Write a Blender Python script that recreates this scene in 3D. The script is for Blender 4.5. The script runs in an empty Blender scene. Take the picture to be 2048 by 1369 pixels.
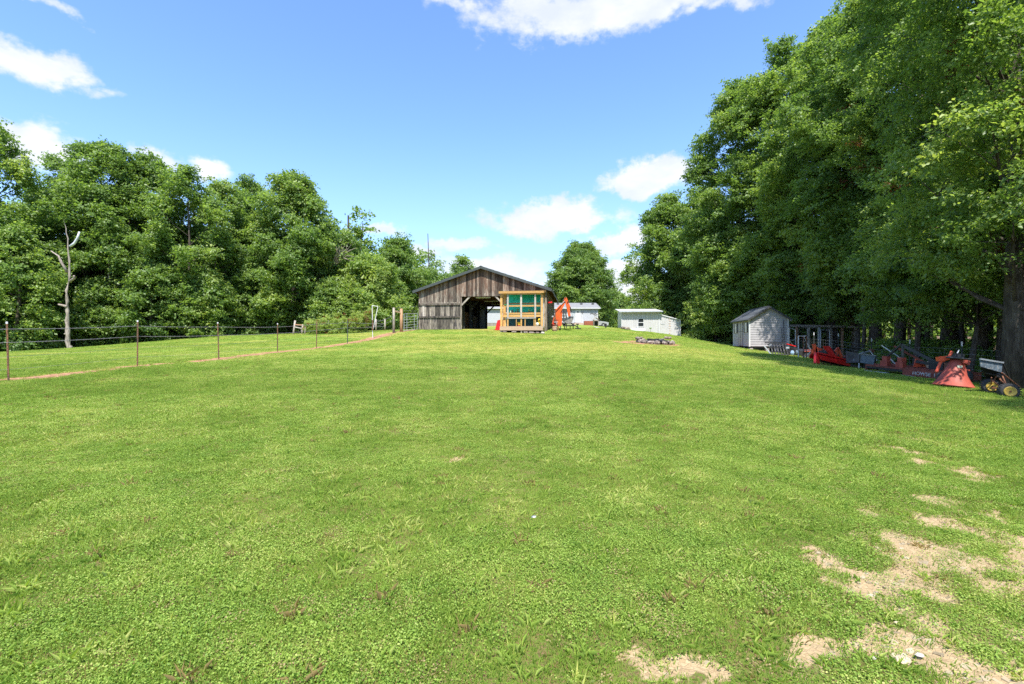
import bpy, math, random
import numpy as np
from mathutils import Vector, Matrix, Euler

# ------------------------------------------------------------------ camera, world, sun, exposure
SC = bpy.context.scene
COL = SC.collection
R = math.radians
F = 967.0                      # focal length in photograph pixels (2048 wide)
EYE = 1.6
SUN_EL, SUN_AZ = 60.0, 178.0   # azimuth clockwise from +Y (the viewing direction)

cam = bpy.data.cameras.new('camera'); camo = bpy.data.objects.new('camera', cam); COL.objects.link(camo)
camo.location = (0, 0, EYE); camo.rotation_euler = (R(90), 0, 0)
cam.sensor_width = 36; cam.lens = 17.0; cam.clip_start = 0.05; cam.clip_end = 3000
SC.camera = camo
SC.view_settings.view_transform = 'Standard'; SC.view_settings.look = 'None'
SC.view_settings.gamma = 1; SC.view_settings.use_curve_mapping = False
SC.view_settings.exposure = 1.4
SC.render.engine = 'CYCLES'
SC.cycles.max_bounces = 6; SC.cycles.diffuse_bounces = 3; SC.cycles.transmission_bounces = 4
SC.cycles.use_denoising = False; SC.cycles.glossy_bounces = 2; SC.cycles.transparent_max_bounces = 8

sun = bpy.data.lights.new('sun', 'SUN'); suno = bpy.data.objects.new('sun', sun); COL.objects.link(suno)
sun.energy = 3.9; sun.angle = R(0.53); sun.color = (1.0, 0.955, 0.88)
sdir = Vector((math.sin(R(SUN_AZ))*math.cos(R(SUN_EL)), math.cos(R(SUN_AZ))*math.cos(R(SUN_EL)), math.sin(R(SUN_EL))))
suno.rotation_euler = sdir.to_track_quat('Z', 'Y').to_euler(); suno.location = sdir*60

class NT:
    """small node-tree helper"""
    def __init__(s, tree): s.t = tree; s.n = tree.nodes; s.l = tree.links
    def add(s, kind, **kw):
        n = s.n.new(kind)
        for k, v in kw.items(): setattr(n, k, v)
        return n
    def link(s, a, b): s.l.new(a, b)
    def val(s, sock, v):
        if hasattr(v, 'links') or isinstance(v, bpy.types.NodeSocket): s.l.new(v, sock)
        else: sock.default_value = v
    def math(s, op, a, b=None, c=None, clamp=False):
        n = s.n.new('ShaderNodeMath'); n.operation = op; n.use_clamp = clamp
        s.val(n.inputs[0], a)
        if b is not None: s.val(n.inputs[1], b)
        if c is not None: s.val(n.inputs[2], c)
        return n.outputs[0]
    def mix(s, f, a, b, mode='MIX'):
        n = s.n.new('ShaderNodeMix'); n.data_type = 'RGBA'; n.blend_type = mode
        s.val(n.inputs[0], f)
        s.val(n.inputs[6], a if not isinstance(a, tuple) else (*a[:3], 1))
        s.val(n.inputs[7], b if not isinstance(b, tuple) else (*b[:3], 1))
        return n.outputs[2]
    def ramp(s, x, lo, hi, smooth=True):
        n = s.n.new('ShaderNodeMapRange'); n.interpolation_type = 'SMOOTHSTEP' if smooth else 'LINEAR'
        s.val(n.inputs[0], x); n.inputs[1].default_value = lo; n.inputs[2].default_value = hi
        return n.outputs[0]
    def noise(s, vec, scale, detail=4, rough=0.55, dist=0.0):
        n = s.n.new('ShaderNodeTexNoise'); n.inputs['Scale'].default_value = scale
        n.inputs['Detail'].default_value = detail; n.inputs['Roughness'].default_value = rough
        n.inputs['Distortion'].default_value = dist
        if vec is not None: s.l.new(vec, n.inputs['Vector'])
        return n.outputs['Fac']
    def mapping(s, vec, scale=(1, 1, 1), loc=(0, 0, 0)):
        n = s.n.new('ShaderNodeMapping'); n.inputs['Scale'].default_value = scale; n.inputs['Location'].default_value = loc
        s.l.new(vec, n.inputs['Vector']); return n.outputs[0]

world = bpy.data.worlds.new('World'); SC.world = world; world.use_nodes = True
w = NT(world.node_tree); w.n.clear()
sky = w.add('ShaderNodeTexSky', sky_type='NISHITA', sun_disc=False)
sky.sun_elevation = R(SUN_EL); sky.sun_rotation = R(SUN_AZ)
sky.air_density = 1.0; sky.dust_density = 0.6; sky.ozone_density = 2.0; sky.altitude = 200
tc = w.add('ShaderNodeTexCoord')
sep = w.add('ShaderNodeSeparateXYZ'); w.link(tc.outputs['Generated'], sep.inputs[0])
az = w.math('ARCTAN2', sep.outputs[0], sep.outputs[1])
el = w.math('ARCSINE', sep.outputs[2])
warp1 = w.noise(tc.outputs['Generated'], 7.0, 6, 0.62)
warp2 = w.noise(w.mapping(tc.outputs['Generated'], loc=(5.2, 1.3, 8.1)), 7.0, 6, 0.62)
puff = w.noise(w.mapping(tc.outputs['Generated'], (1, 1, 1.7), (2.2, 0, 3.1)), 13.0, 7, 0.6)
azw = w.math('ADD', az, w.math('MULTIPLY', w.math('SUBTRACT', warp1, 0.5), 0.16))
elw = w.math('ADD', el, w.math('MULTIPLY', w.math('SUBTRACT', warp2, 0.5), 0.11))
def px_dir(px, py):
    return math.atan((px-1024)/F), math.atan((684-py)/math.hypot(F, px-1024))
# cloud banks: centre and half size in photograph pixels, turned into azimuth and elevation; strength
BANKS = [(1190, 10, 300, 60, 1.15), (930, 5, 100, 26, .85), (1420, 10, 110, 30, .85), (1112, 438, 112, 31, 1.5), (1297, 362, 68, 33, 1.6),
         (1240, 485, 60, 26, 1.3), (1200, 545, 140, 26, 1.1), (985, 532, 160, 22, 1.05), (920, 482, 70, 16, 1.15), (845, 502, 30, 18, 1.25),
         (75, 130, 130, 46, 1.05), (190, 185, 90, 26, .85), (80, 60, 90, 14, .5), (70, 5, 110, 24, .85), (60, 290, 150, 55, 1.15),
         (435, 340, 60, 22, .8), (310, 318, 60, 22, .85), (745, 468, 70, 14, .95), (790, 545, 160, 22, .9), (1255, 590, 120, 40, .95),
         (1640, 60, 90, 18, .45), (1360, 10, 150, 40, .7), (1450, -40, 160, 50, .9), (1030, 570, 240, 26, .75)]
tot = None
for bx, by, hx, hy, st in BANKS:
    a0, e0 = px_dir(bx, by)
    sa = abs(px_dir(bx+hx, by)[0]-px_dir(bx-hx, by)[0])/2; se = abs(px_dir(bx, by+hy)[1]-px_dir(bx, by-hy)[1])/2
    da = w.math('MULTIPLY', w.math('SUBTRACT', azw, a0), 1/sa)
    de = w.math('MULTIPLY', w.math('SUBTRACT', elw, e0), 1/se)
    r2 = w.math('ADD', w.math('MULTIPLY', da, da), w.math('MULTIPLY', de, de))
    g = w.math('MULTIPLY', w.math('EXPONENT', w.math('MULTIPLY', r2, -0.75)), st)
    tot = g if tot is None else w.math('MAXIMUM', tot, g)
# scattered cloud over the rest of the sky, outside the part in view
rest = w.ramp(w.noise(w.mapping(tc.outputs['Generated'], (1, 1, 2.4)), 3.4, 3, 0.5), 0.52, 0.72)
front = w.ramp(w.math('ABSOLUTE', az), 0.85, 1.15)
tot = w.math('MAXIMUM', tot, w.math('MULTIPLY', w.math('MULTIPLY', rest, front), 0.9))
cov = w.ramp(w.math('ADD', tot, w.math('MULTIPLY', w.math('SUBTRACT', puff, 0.5), 1.7)), 0.40, 0.90)
cov = w.math('MULTIPLY', cov, 0.93)
lowhaze = w.ramp(el, 0.42, -0.02)
skyc = w.mix(1.0, sky.outputs[0], (0.80, 0.95, 1.15), 'MULTIPLY')
skyh = w.mix(w.math('MULTIPLY', lowhaze, 0.36), skyc, (2.1, 2.5, 3.45))
shade = w.ramp(w.noise(w.mapping(tc.outputs['Generated'], (1, 1, 2), (0, 0, .35)), 9.0, 5, 0.6), 0.3, 0.75)
cloudc = w.mix(shade, (2.75, 2.95, 3.25), (3.6, 3.62, 3.65))
fin = w.mix(cov, skyh, cloudc)
bg = w.add('ShaderNodeBackground'); bg.inputs[1].default_value = 0.12
out = w.add('ShaderNodeOutputWorld')
w.link(fin, bg.inputs[0]); w.link(bg.outputs[0], out.inputs[0])

# ------------------------------------------------------------------ helpers
rnd = random.Random(7)
def link(o, parent=None):
    COL.objects.link(o)
    if parent is not None: o.parent = parent
    return o
def tag(o, label=None, cat=None, group=None, kind=None):
    if label: o['label'] = label
    if cat: o['category'] = cat
    if group: o['group'] = group
    if kind: o['kind'] = kind
    return o
def thing(name, label, cat, loc=(0, 0, 0), rz=0.0, group=None):
    o = bpy.data.objects.new(name, None); link(o); o.location = loc
    o.rotation_euler = (0, 0, rz) if not isinstance(rz, tuple) else rz
    o.empty_display_size = 0.3
    return tag(o, label, cat, group)

class MB:
    """collects shapes into one mesh"""
    def __init__(s): s.v = []; s.f = []
    def add(s, vs, fs):
        b = len(s.v); s.v += [tuple(v) for v in vs]; s.f += [tuple(i+b for i in f) for f in fs]; return s
    def box(s, c, d, rot=None):
        c = Vector(c); hx, hy, hz = d[0]/2, d[1]/2, d[2]/2
        m = Euler(rot).to_matrix() if rot else Matrix.Identity(3)
        vs = [c + m @ Vector((x*hx, y*hy, z*hz)) for x in (-1, 1) for y in (-1, 1) for z in (-1, 1)]
        return s.add(vs, [(0, 1, 3, 2), (4, 6, 7, 5), (0, 4, 5, 1), (2, 3, 7, 6), (0, 2, 6, 4), (1, 5, 7, 3)])
    def span(s, a, b):
        return s.box([(a[i]+b[i])/2 for i in range(3)], [abs(b[i]-a[i]) for i in range(3)])
    def beam(s, p, q, wd, ht, up=(0, 0, 1)):
        p, q = Vector(p), Vector(q); d = (q-p).normalized(); up = Vector(up)
        if abs(d.dot(up)) > .97: up = Vector((0, 1, 0))
        sx = d.cross(up).normalized()*wd/2; sz = sx.normalized().cross(d).normalized()*ht/2
        vs = [c+a*sx+b*sz for c in (p, q) for a, b in ((-1, -1), (1, -1), (1, 1), (-1, 1))]
        return s.add(vs, [(3, 2, 1, 0), (4, 5, 6, 7)]+[(i, (i+1) % 4, (i+1) % 4+4, i+4) for i in range(4)])
    def path(s, pts, rad, n=8, caps=True):
        pts = [Vector(p) for p in pts]
        if not hasattr(rad, '__len__'): rad = [rad]*len(pts)
        rings = []; ref = Vector((0.03, 0.05, 1))
        for i, p in enumerate(pts):
            d = (pts[min(i+1, len(pts)-1)]-pts[max(i-1, 0)]).normalized()
            a = d.cross(ref)
            if a.length < .1: a = d.cross(Vector((1, 0, 0)))
            a.normalize(); b = d.cross(a)
            rings.append([p + (a*math.cos(2*math.pi*k/n)+b*math.sin(2*math.pi*k/n))*rad[i] for k in range(n)])
        vs = [v for r_ in rings for v in r_]
        fs = [(i*n+k, i*n+(k+1) % n, (i+1)*n+(k+1) % n, (i+1)*n+k) for i in range(len(pts)-1) for k in range(n)]
        if caps: fs += [tuple(range(n))[::-1], tuple((len(pts)-1)*n+k for k in range(n))]
        return s.add(vs, fs)
    def tube(s, p, q, r, n=8, r2=None): return s.path([p, q], [r, r if r2 is None else r2], n)
    def lathe(s, c, prof, n=16, axis='z', squash=1.0):
        """prof: list of (radius, height)"""
        vs = []
        for r_, h in prof:
            for k in range(n):
                a = 2*math.pi*k/n; x, y = r_*math.cos(a), r_*math.sin(a)*squash
                vs.append((c[0]+x, c[1]+y, c[2]+h) if axis == 'z' else ((c[0]+h, c[1]+x, c[2]+y) if axis == 'x' else (c[0]+x, c[1]+h, c[2]+y)))
        fs = [(i*n+k, i*n+(k+1) % n, (i+1)*n+(k+1) % n, (i+1)*n+k) for i in range(len(prof)-1) for k in range(n)]
        if prof[0][0] > 1e-4: fs.append(tuple(range(n))[::-1])
        if prof[-1][0] > 1e-4: fs.append(tuple((len(prof)-1)*n+k for k in range(n)))
        return s.add(vs, fs)
    def prism(s, poly, a, b, axis='y'):
        """poly in the plane across the axis, extruded from a to b"""
        n = len(poly)
        def P(u, v, t): return (u, t, v) if axis == 'y' else ((t, u, v) if axis == 'x' else (u, v, t))
        vs = [P(u, v, a) for u, v in poly]+[P(u, v, b) for u, v in poly]
        return s.add(vs, [tuple(range(n)), tuple(range(2*n-1, n-1, -1))]+[(i, i+n, (i+1) % n+n, (i+1) % n) for i in range(n)])
    def rock(s, c, d, seed, n1=7, n2=4, rot=0.0):
        g = random.Random(seed); vs = []; cr, sr = math.cos(rot), math.sin(rot)
        def P(a, e, k):
            x = math.cos(e)*math.cos(a)*d[0]/2*k; y = math.cos(e)*math.sin(a)*d[1]/2*k; z = math.sin(e)*d[2]/2*k
            return (c[0]+x*cr-y*sr, c[1]+x*sr+y*cr, c[2]+z)
        vs.append(P(0, -math.pi/2, 1))
        for j in range(1, n2):
            for i in range(n1): vs.append(P(2*math.pi*i/n1+g.uniform(-.25, .25), -math.pi/2+math.pi*j/n2, g.uniform(.8, 1.15)))
        vs.append(P(0, math.pi/2, g.uniform(.8, 1)))
        fs = [(0, 1+(i+1) % n1, 1+i) for i in range(n1)]
        for j in range(n2-2):
            for i in range(n1):
                a = 1+j*n1+i; b = 1+j*n1+(i+1) % n1; fs.append((a, b, b+n1, a+n1))
        t = len(vs)-1; o = 1+(n2-2)*n1
        fs += [(o+i, o+(i+1) % n1, t) for i in range(n1)]
        return s.add(vs, fs)
    def mesh(s, name, m, smooth=False):
        me = bpy.data.meshes.new(name); me.from_pydata(s.v, [], s.f); me.validate()
        if m: me.materials.append(m)
        bmfix(me)
        if smooth: me.polygons.foreach_set('use_smooth', [True]*len(me.polygons))
        return me
    def build(s, name, m, parent=None, smooth=False, label=None, cat=None, group=None, kind=None):
        o = bpy.data.objects.new(name, s.mesh(name, m, smooth)); link(o, parent)
        return tag(o, label, cat, group, kind)
import bmesh
def bmfix(me):
    bm = bmesh.new(); bm.from_mesh(me); bmesh.ops.recalc_face_normals(bm, faces=bm.faces[:]); bm.to_mesh(me); bm.free()
def dup(o, parent=None):
    c = o.copy(); COL.objects.link(c)
    if parent is not None: c.parent = parent
    for ch in o.children: dup(ch, c)
    return c

# value noise in numpy
_tab = np.random.RandomState(3).rand(8, 256, 256)
def vn(x, y, k=0):
    x = np.asarray(x, float); y = np.asarray(y, float)
    xi = np.floor(x).astype(int); yi = np.floor(y).astype(int); fx = x-xi; fy = y-yi
    fx = fx*fx*(3-2*fx); fy = fy*fy*(3-2*fy); t = _tab[k % 8]
    a = t[xi % 256, yi % 256]; b = t[(xi+1) % 256, yi % 256]; c = t[xi % 256, (yi+1) % 256]; d = t[(xi+1) % 256, (yi+1) % 256]
    return (a*(1-fx)+b*fx)*(1-fy)+(c*(1-fx)+d*fx)*fy
def fbm(x, y, o=4, k=0):
    s = 0; a = .5; f = 1
    for i in range(o): s = s+a*vn(x*f+i*17.3, y*f+i*9.1, k+i); a *= .5; f *= 2.03
    return s/(1-.5**o)

# ------------------------------------------------------------------ terrain: a smooth sheet through surveyed points (x, y, z)
CP = [(0, 0, 0), (0, 2.2, 0), (-5, 3, .05), (5, 3, -.05), (8, 6, -.06), (-12, 5, .25), (12, 5, -.15), (0, 6, .2), (0, 12, .55), (0, 20, 1.02), (0, 28, 1.58),
      (0, 34, 2.0), (6, 20, .95), (6, 12, .42), (9, 14, .4), (10, 20, .78), (5, 28, 1.62), (8.3, 28, 1.57), (-5, 28, 1.62), (-5, 35, 2.15), (-12.5, 12, .63), (-11.9, 15.4, .82), (-11.4, 18.8, .94),
      (-11.4, 23.3, 1.14), (-9.7, 28.5, 1.51), (-9.5, 33, 1.87), (-9.1, 38.5, 2.38), (-7.9, 41.5, 2.66), (-2.6, 40.8, 2.62), (1, 38.3, 2.28), (2.3, 37.8, 2.22),
      (3.2, 40, 2.5), (5, 45, 2.85), (-1, 53, 2.78), (3, 52, 2.85), (-3, 70, 3.9), (12, 70, 3.92), (11.5, 66, 3.78), (-38, 37, .9), (-33, 37.5, 1.22), (-30, 40, 1.6),
      (-26.6, 44, 2.15), (-21, 48, 2.35), (-14.7, 52, 2.73), (-45, 52, .6), (-30, 60, 1.6), (-12, 80, 3), (-20, 30, 1.35), (-22, 20, .85), (-20, 10, .4),
      (12.97, 12.6, .18), (13.3, 13.8, .26), (14.6, 16.5, .3), (13.6, 18.5, .45), (14.7, 20, .46), (14.5, 22, .47), (15.6, 26, .74), (15.7, 28, .8),
      (16.1, 33, 1.15), (18.7, 33.4, .87), (16.8, 36.9, 1.24), (19, 37, .95), (22, 30, .3), (30, 20, -1), (30, 40, .2), (40, 10, -1.4), (22, 12, -.4), (10.9, 48, 2.96), (14.5, 47.6, 2.46), (16.4, 47.4, 2.2),
      (12, 46.2, 2.62), (17.9, 46, 1.78), (18, 42, 1.5), (16.5, 51, 2.3), (25, 60, 1.3), (60, 60, 0), (0, 120, 4), (100, 120, 3), (-100, 120, 2), (-80, 30, -.8), (80, 30, -2),
      (0, 320, 5), (250, 320, 4), (-250, 320, 3), (-220, 0, -3), (220, 0, -3), (0, -30, -1), (-15, -14, -.4), (15, -14, -.8), (-120, -60, -4), (120, -60, -4)]
_c = np.array(CP, float)
def _phi(r2): return np.where(r2 > 1e-12, .5*r2*np.log(np.maximum(r2, 1e-12)), 0)
_n = len(_c)
_K = _phi((_c[:, None, 0]-_c[None, :, 0])**2+(_c[:, None, 1]-_c[None, :, 1])**2)+np.eye(_n)*2.0
_P = np.c_[np.ones(_n), _c[:, :2]]
_A = np.block([[_K, _P], [_P.T, np.zeros((3, 3))]])
_w = np.linalg.solve(_A, np.r_[_c[:, 2], 0, 0, 0])
def gz(x, y):
    x = np.atleast_1d(np.asarray(x, float)).ravel(); y = np.atleast_1d(np.asarray(y, float)).ravel(); z = np.empty(len(x))
    for i in range(0, len(x), 20000):
        xs, ys = x[i:i+20000], y[i:i+20000]
        z[i:i+20000] = _phi((xs[:, None]-_c[None, :, 0])**2+(ys[:, None]-_c[None, :, 1])**2) @ _w[:_n] + _w[_n]+_w[_n+1]*xs+_w[_n+2]*ys
    z += (fbm(x*.35+40, y*.35+40, 3, 2)-.5)*.10*np.clip(np.hypot(x, y)/8, .25, 1) + (fbm(x*2.2, y*2.2, 2, 5)-.5)*.03
    return z
def g1(x, y): return float(gz(x, y)[0])
def X(px, d): return (px-1024)/F*d
def P3(px, py, d): return Vector((X(px, d), d, EYE-(py-684)/F*d))
def GP(px, d, dz=0.0): return (X(px, d), d, g1(X(px, d), d)+dz)
def hit(px, py):
    """where the sight line through a photograph pixel meets the ground"""
    ds = np.geomspace(1.5, 60, 500); z = gz((px-1024)/F*ds, ds); zz = EYE-(py-684)/F*ds
    k = np.argmax(zz < z); d = ds[k] if k else ds[-1]
    return (px-1024)/F*d, d

def segdist(x, y, a, b):
    ax, ay = a; bx, by = b; dx, dy = bx-ax, by-ay; L = dx*dx+dy*dy+1e-9
    t = np.clip(((x-ax)*dx+(y-ay)*dy)/L, 0, 1); return np.hypot(x-ax-t*dx, y-ay-t*dy)
BARE = [((1735, 1118), (1850, 1150), .08), ((1850, 1130), (2048, 1230), .3), ((1900, 1190), (2200, 1330), .42), ((1960, 1050), (2100, 1105), .3),
        ((1800, 1245), (1870, 1285), .11), ((1850, 1295), (2048, 1360), .24), ((1990, 1369), (2300, 1500), .25), ((1280, 1325), (1400, 1352), .08), ((1780, 1342), (1840, 1365), .07),
        ((1820, 908), (1945, 948), .22), ((905, 926), (925, 915), .05), ((1225, 1232), (1240, 1240), .03), ((1700, 1369), (1850, 1430), .2), ((2100, 1100), (2700, 1400), .6),
        ((300, 1500), (310, 1500), .05)]
BARE = [(hit(*a), hit(*b), r) for a, b, r in BARE]
FENCE = [(-13.4, 8), (-12.5, 12), (-11.93, 15.4), (-11.4, 18.8), (-11.3, 23.3), (-10.35, 25.6), (-9.7, 28.5), (-9.5, 33), (-9.3, 38), (-8.9, 39.2), (-8.2, 41)]
PIT = (8.0, 28.0)
def bare_mask(x, y):
    m = np.zeros(len(x)); n = fbm(x*3.1, y*3.1, 4, 1); n2 = fbm(x*9+3, y*9, 3, 4)
    for a, b, r in BARE:
        d = segdist(x, y, a, b); m = np.maximum(m, np.clip(1.5-d/r/1.5, 0, 1))
    m = np.clip(m, 0, .8) + ((n-.5)*2.6 + (n2-.5)*2.4)*np.clip(m*4, 0, 1)-.12
    far = np.clip(1-(y-2)/5, 0, 1)*np.clip((fbm(x*1.3+9, y*1.3, 3, 6)-.6)*5, 0, 1)*np.clip((n2-.55)*5, 0, 1)
    return np.clip(np.maximum(m, far*.4), 0, 1)
def red_mask(x, y):
    m = np.zeros(len(x)); n = fbm(x*1.7+5, y*1.7, 4, 3)
    for a, b in zip(FENCE[:-1], FENCE[1:]):
        m = np.maximum(m, np.clip(2.0-segdist(x+.05, y, a, b)/.3, 0, 1))
    d = np.hypot((x-PIT[0]+.15)/2.0, (y-PIT[1])/1.75); m = np.maximum(m, np.clip(3.2-d*3.0, 0, 1))
    d = np.hypot((x-17.2)/1.9, (y-34.0)/2.3); m = np.maximum(m, np.clip(2.6-d*2.2, 0, 1)*.9)
    d = segdist(x, y, (15.6, 46.6), (20.5, 43)); m = np.maximum(m, np.clip(1.3-d/.5, 0, 1)*.8)
    return np.clip(m+(n-.5)*2.4*(m > .02), 0, 1)
def dry_mask(x, y):
    n = fbm(x*.28+2, y*.55, 4, 5); n2 = fbm(x*1.4, y*2.0, 3, 2)
    m = np.clip((n-.47)*5, 0, 1)*np.clip((y-13)/12, .12, 1)
    for cx, cy, rx, ry in ((-5.5, 30, 4.5, 3.5), (-2, 24, 5, 3), (2.5, 34, 4, 2.5), (3, 24, 4, 3), (-10, 20, 2, 3), (8, 24, 4, 3)):
        m = np.maximum(m, np.clip(1.3-np.hypot((x-cx)/rx, (y-cy)/ry), 0, 1)*1.1)
    m = np.maximum(m, np.clip(1.2-min_fence(x, y)/1.1, 0, 1)*.8)
    return np.clip(m*(.45+1.1*n2), 0, 1)
def min_fence(x, y):
    m = np.full(len(x), 99.)
    for a, b in zip(FENCE[:-1], FENCE[1:]): m = np.minimum(m, segdist(x, y, a, b))
    return m
def wood_mask(x, y):
    """1 under the woods, where the floor is leaf litter"""
    edge = np.interp(y, [-30, 5, 12, 20, 26, 33, 40, 50, 60, 75, 130], [17, 15.2, 14.3, 15.4, 16.6, 19.2, 19.5, 19, 19.5, 24, 30])
    n = (fbm(x*.8, y*.8, 3, 6)-.5)*1.6
    m = np.clip((x-edge+n)/.7, 0, 1)
    l_ = np.interp(x, [-120, -38, -32, -27, -21, -14.7, -10], [30, 38, 39.5, 45, 49.5, 54, 75])
    m = np.maximum(m, np.clip((y-l_+n)/1.0, 0, 1)*(x < -6))
    return m
# ------------------------------------------------------------------ materials
MATS = {}
def mat(name, c1, c2=None, scale=6.0, rough=.7, metal=0.0, stretch=(1, 1, 1), bump=.15, var=.0, c3=None, lo=.35, hi=.65, c3lo=.6, c3hi=.7, spec=.4, bscale=None, dist=0.0):
    """two or three colours mixed by noise in the object's own space, each object a little lighter or darker"""
    if name in MATS: return MATS[name]
    m = bpy.data.materials.new(name); m.use_nodes = True; t = NT(m.node_tree); p = t.n['Principled BSDF']
    tc = t.add('ShaderNodeTexCoord'); oi = t.add('ShaderNodeObjectInfo')
    off = t.add('ShaderNodeVectorMath', operation='ADD'); cmb = t.add('ShaderNodeCombineXYZ')
    t.link(t.math('MULTIPLY', oi.outputs['Random'], 37.0), cmb.inputs[0]); t.link(t.math('MULTIPLY', oi.outputs['Random'], 91.0), cmb.inputs[2])
    t.link(tc.outputs['Object'], off.inputs[0]); t.link(cmb.outputs[0], off.inputs[1])
    vec = t.mapping(off.outputs[0], stretch)
    n1 = t.noise(vec, scale, 6, .62, dist); col = t.mix(t.ramp(n1, lo, hi), c1, c2 or tuple(x*.7 for x in c1))
    if c3:
        n2 = t.noise(t.mapping(vec, loc=(3, 7, 1)), scale*1.7, 5, .65); col = t.mix(t.ramp(n2, c3lo, c3hi), col, c3)
    if var:
        k = t.math('ADD', t.math('MULTIPLY', oi.outputs['Random'], 2*var), 1-var)
        cc = t.add('ShaderNodeCombineXYZ')
        for i in range(3): t.link(k, cc.inputs[i])
        col = t.mix(1.0, col, cc.outputs[0], 'MULTIPLY')
    t.link(col, p.inputs['Base Color']); p.inputs['Metallic'].default_value = metal
    t.link(t.math('ADD', t.math('MULTIPLY', n1, .25), rough-.12, clamp=True), p.inputs['Roughness'])
    p.inputs['Specular IOR Level'].default_value = spec
    if bump:
        b = t.add('ShaderNodeBump'); b.inputs['Strength'].default_value = bump; b.inputs['Distance'].default_value = .02
        t.link(t.noise(vec, bscale or scale*3, 5, .6), b.inputs['Height']); t.link(b.outputs[0], p.inputs['Normal'])
    MATS[name] = m; return m

def barn_wood():
    m = bpy.data.materials.new('weathered_barn_wood'); m.use_nodes = True; t = NT(m.node_tree); p = t.n['Principled BSDF']
    tc = t.add('ShaderNodeTexCoord'); oi = t.add('ShaderNodeObjectInfo')
    off = t.add('ShaderNodeVectorMath', operation='ADD'); cmb = t.add('ShaderNodeCombineXYZ')
    t.link(t.math('MULTIPLY', oi.outputs['Random'], 57.0), cmb.inputs[0]); t.link(t.math('MULTIPLY', oi.outputs['Random'], 23.0), cmb.inputs[2])
    t.link(tc.outputs['Object'], off.inputs[0]); t.link(cmb.outputs[0], off.inputs[1])
    v = off.outputs[0]
    grain = t.noise(t.mapping(v, (26, 26, 1.6)), 1.0, 6, .65)
    blot = t.noise(t.mapping(v, (3, 3, 1.1)), 1.0, 5, .6)
    chips = t.noise(t.mapping(v, (11, 11, 3.2), (4, 4, 2)), 1.0, 5, .6)
    col = t.mix(t.ramp(grain, .3, .72), (.022, .021, .021), (.33, .28, .22))
    col = t.mix(t.math('MULTIPLY', t.ramp(blot, .5, .66), .8), col, (.035, .032, .036))
    sp = t.add('ShaderNodeSeparateXYZ'); t.link(tc.outputs['Object'], sp.inputs[0])
    red = t.math('MULTIPLY', t.ramp(t.math('ADD', t.math('MULTIPLY', blot, 1.6), t.math('MULTIPLY', sp.outputs[2], .22)), 1.2, 1.8), .7)
    col = t.mix(red, col, (.12, .062, .038))
    col = t.mix(t.ramp(chips, .64, .69), col, (.4, .34, .26))
    k = t.math('ADD', t.math('MULTIPLY', oi.outputs['Random'], 1.25), .3); cc = t.add('ShaderNodeCombineXYZ')
    for i in range(3): t.link(k, cc.inputs[i])
    col = t.mix(1.0, col, cc.outputs[0], 'MULTIPLY')
    t.link(col, p.inputs['Base Color']); p.inputs['Roughness'].default_value = .85; p.inputs['Specular IOR Level'].default_value = .2
    b = t.add('ShaderNodeBump'); b.inputs['Strength'].default_value = .5; b.inputs['Distance'].default_value = .01
    t.link(grain, b.inputs['Height']); t.link(b.outputs[0], p.inputs['Normal'])
    return m
M_BARN = barn_wood()
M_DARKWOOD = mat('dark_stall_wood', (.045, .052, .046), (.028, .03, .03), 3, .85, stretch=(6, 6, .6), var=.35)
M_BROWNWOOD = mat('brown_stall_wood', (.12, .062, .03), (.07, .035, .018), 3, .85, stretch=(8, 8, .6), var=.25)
M_LUMBER = mat('fresh_lumber', (.5, .29, .095), (.39, .21, .06), 2.5, .75, stretch=(3, 3, 3), var=.18, c3=(.48, .31, .14), bump=.2)
M_PALELUMBER = mat('pale_lumber', (.42, .30, .2), (.34, .235, .155), 4, .75, stretch=(2, 4, 4), var=.12, c3=(.35, .2, .12), c3lo=.68, c3hi=.73)
M_WHITEWOOD = mat('whitewashed_wood', (.42, .37, .31), (.3, .26, .22), 5, .7, var=.1, c3=(.3, .22, .16), c3lo=.65, c3hi=.7)
M_POSTWOOD = mat('grey_post_wood', (.36, .32, .26), (.2, .17, .14), 3, .85, stretch=(5, 5, .8), var=.15, bump=.4)
M_NEWPOST = mat('reddish_post_wood', (.42, .24, .13), (.3, .17, .1), 3, .85, stretch=(5, 5, .8), bump=.4)
M_ROOF = mat('barn_roof_shingle', (.075, .08, .082), (.045, .05, .052), 9, .8, var=.2, bump=.3)
M_FASCIA = mat('dark_green_fascia', (.05, .06, .055), (.035, .042, .04), 5, .6)
M_TARP = mat('teal_tarp', (.01, .66, .55), (.01, .55, .46), 1.6, .45, stretch=(2, 1, 1), c3=(.06, .75, .64), c3lo=.55, c3hi=.72, bump=.5, bscale=3)
M_DKTARP = mat('dark_green_panel', (.02, .12, .1), (.015, .08, .07), 4, .5, stretch=(8, 8, .3))
M_WHITE = mat('white_metal_siding', (.47, .46, .45), (.42, .41, .405), 2, .45, spec=.5, stretch=(1, 1, .4), var=.03, bump=.05)
M_WHITEPAINT = mat('white_paint', (.55, .55, .55), (.48, .48, .48), 3, .45, bump=.03)
M_SIDING = mat('white_vinyl_siding', (.40, .415, .44), (.37, .385, .405), 2, .5, bump=.05)
M_SKIRT = mat('cream_skirting', (.26, .23, .2), (.22, .19, .165), 3, .7)
M_PALEROOF = mat('pale_grey_roof', (.23, .23, .23), (.18, .18, .18), 5, .7, var=.05)
M_GREYSIDING = mat('grey_lap_siding', (.33, .32, .322), (.29, .28, .282), 3, .6, stretch=(1, 1, .3), var=.05, bump=.05)
M_SHINGLE = mat('grey_roof_shingle', (.085, .09, .098), (.05, .055, .062), 10, .85, var=.25, bump=.4)
M_BLACK = mat('black_paint', (.018, .018, .02), (.03, .03, .032), 6, .45)
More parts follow.
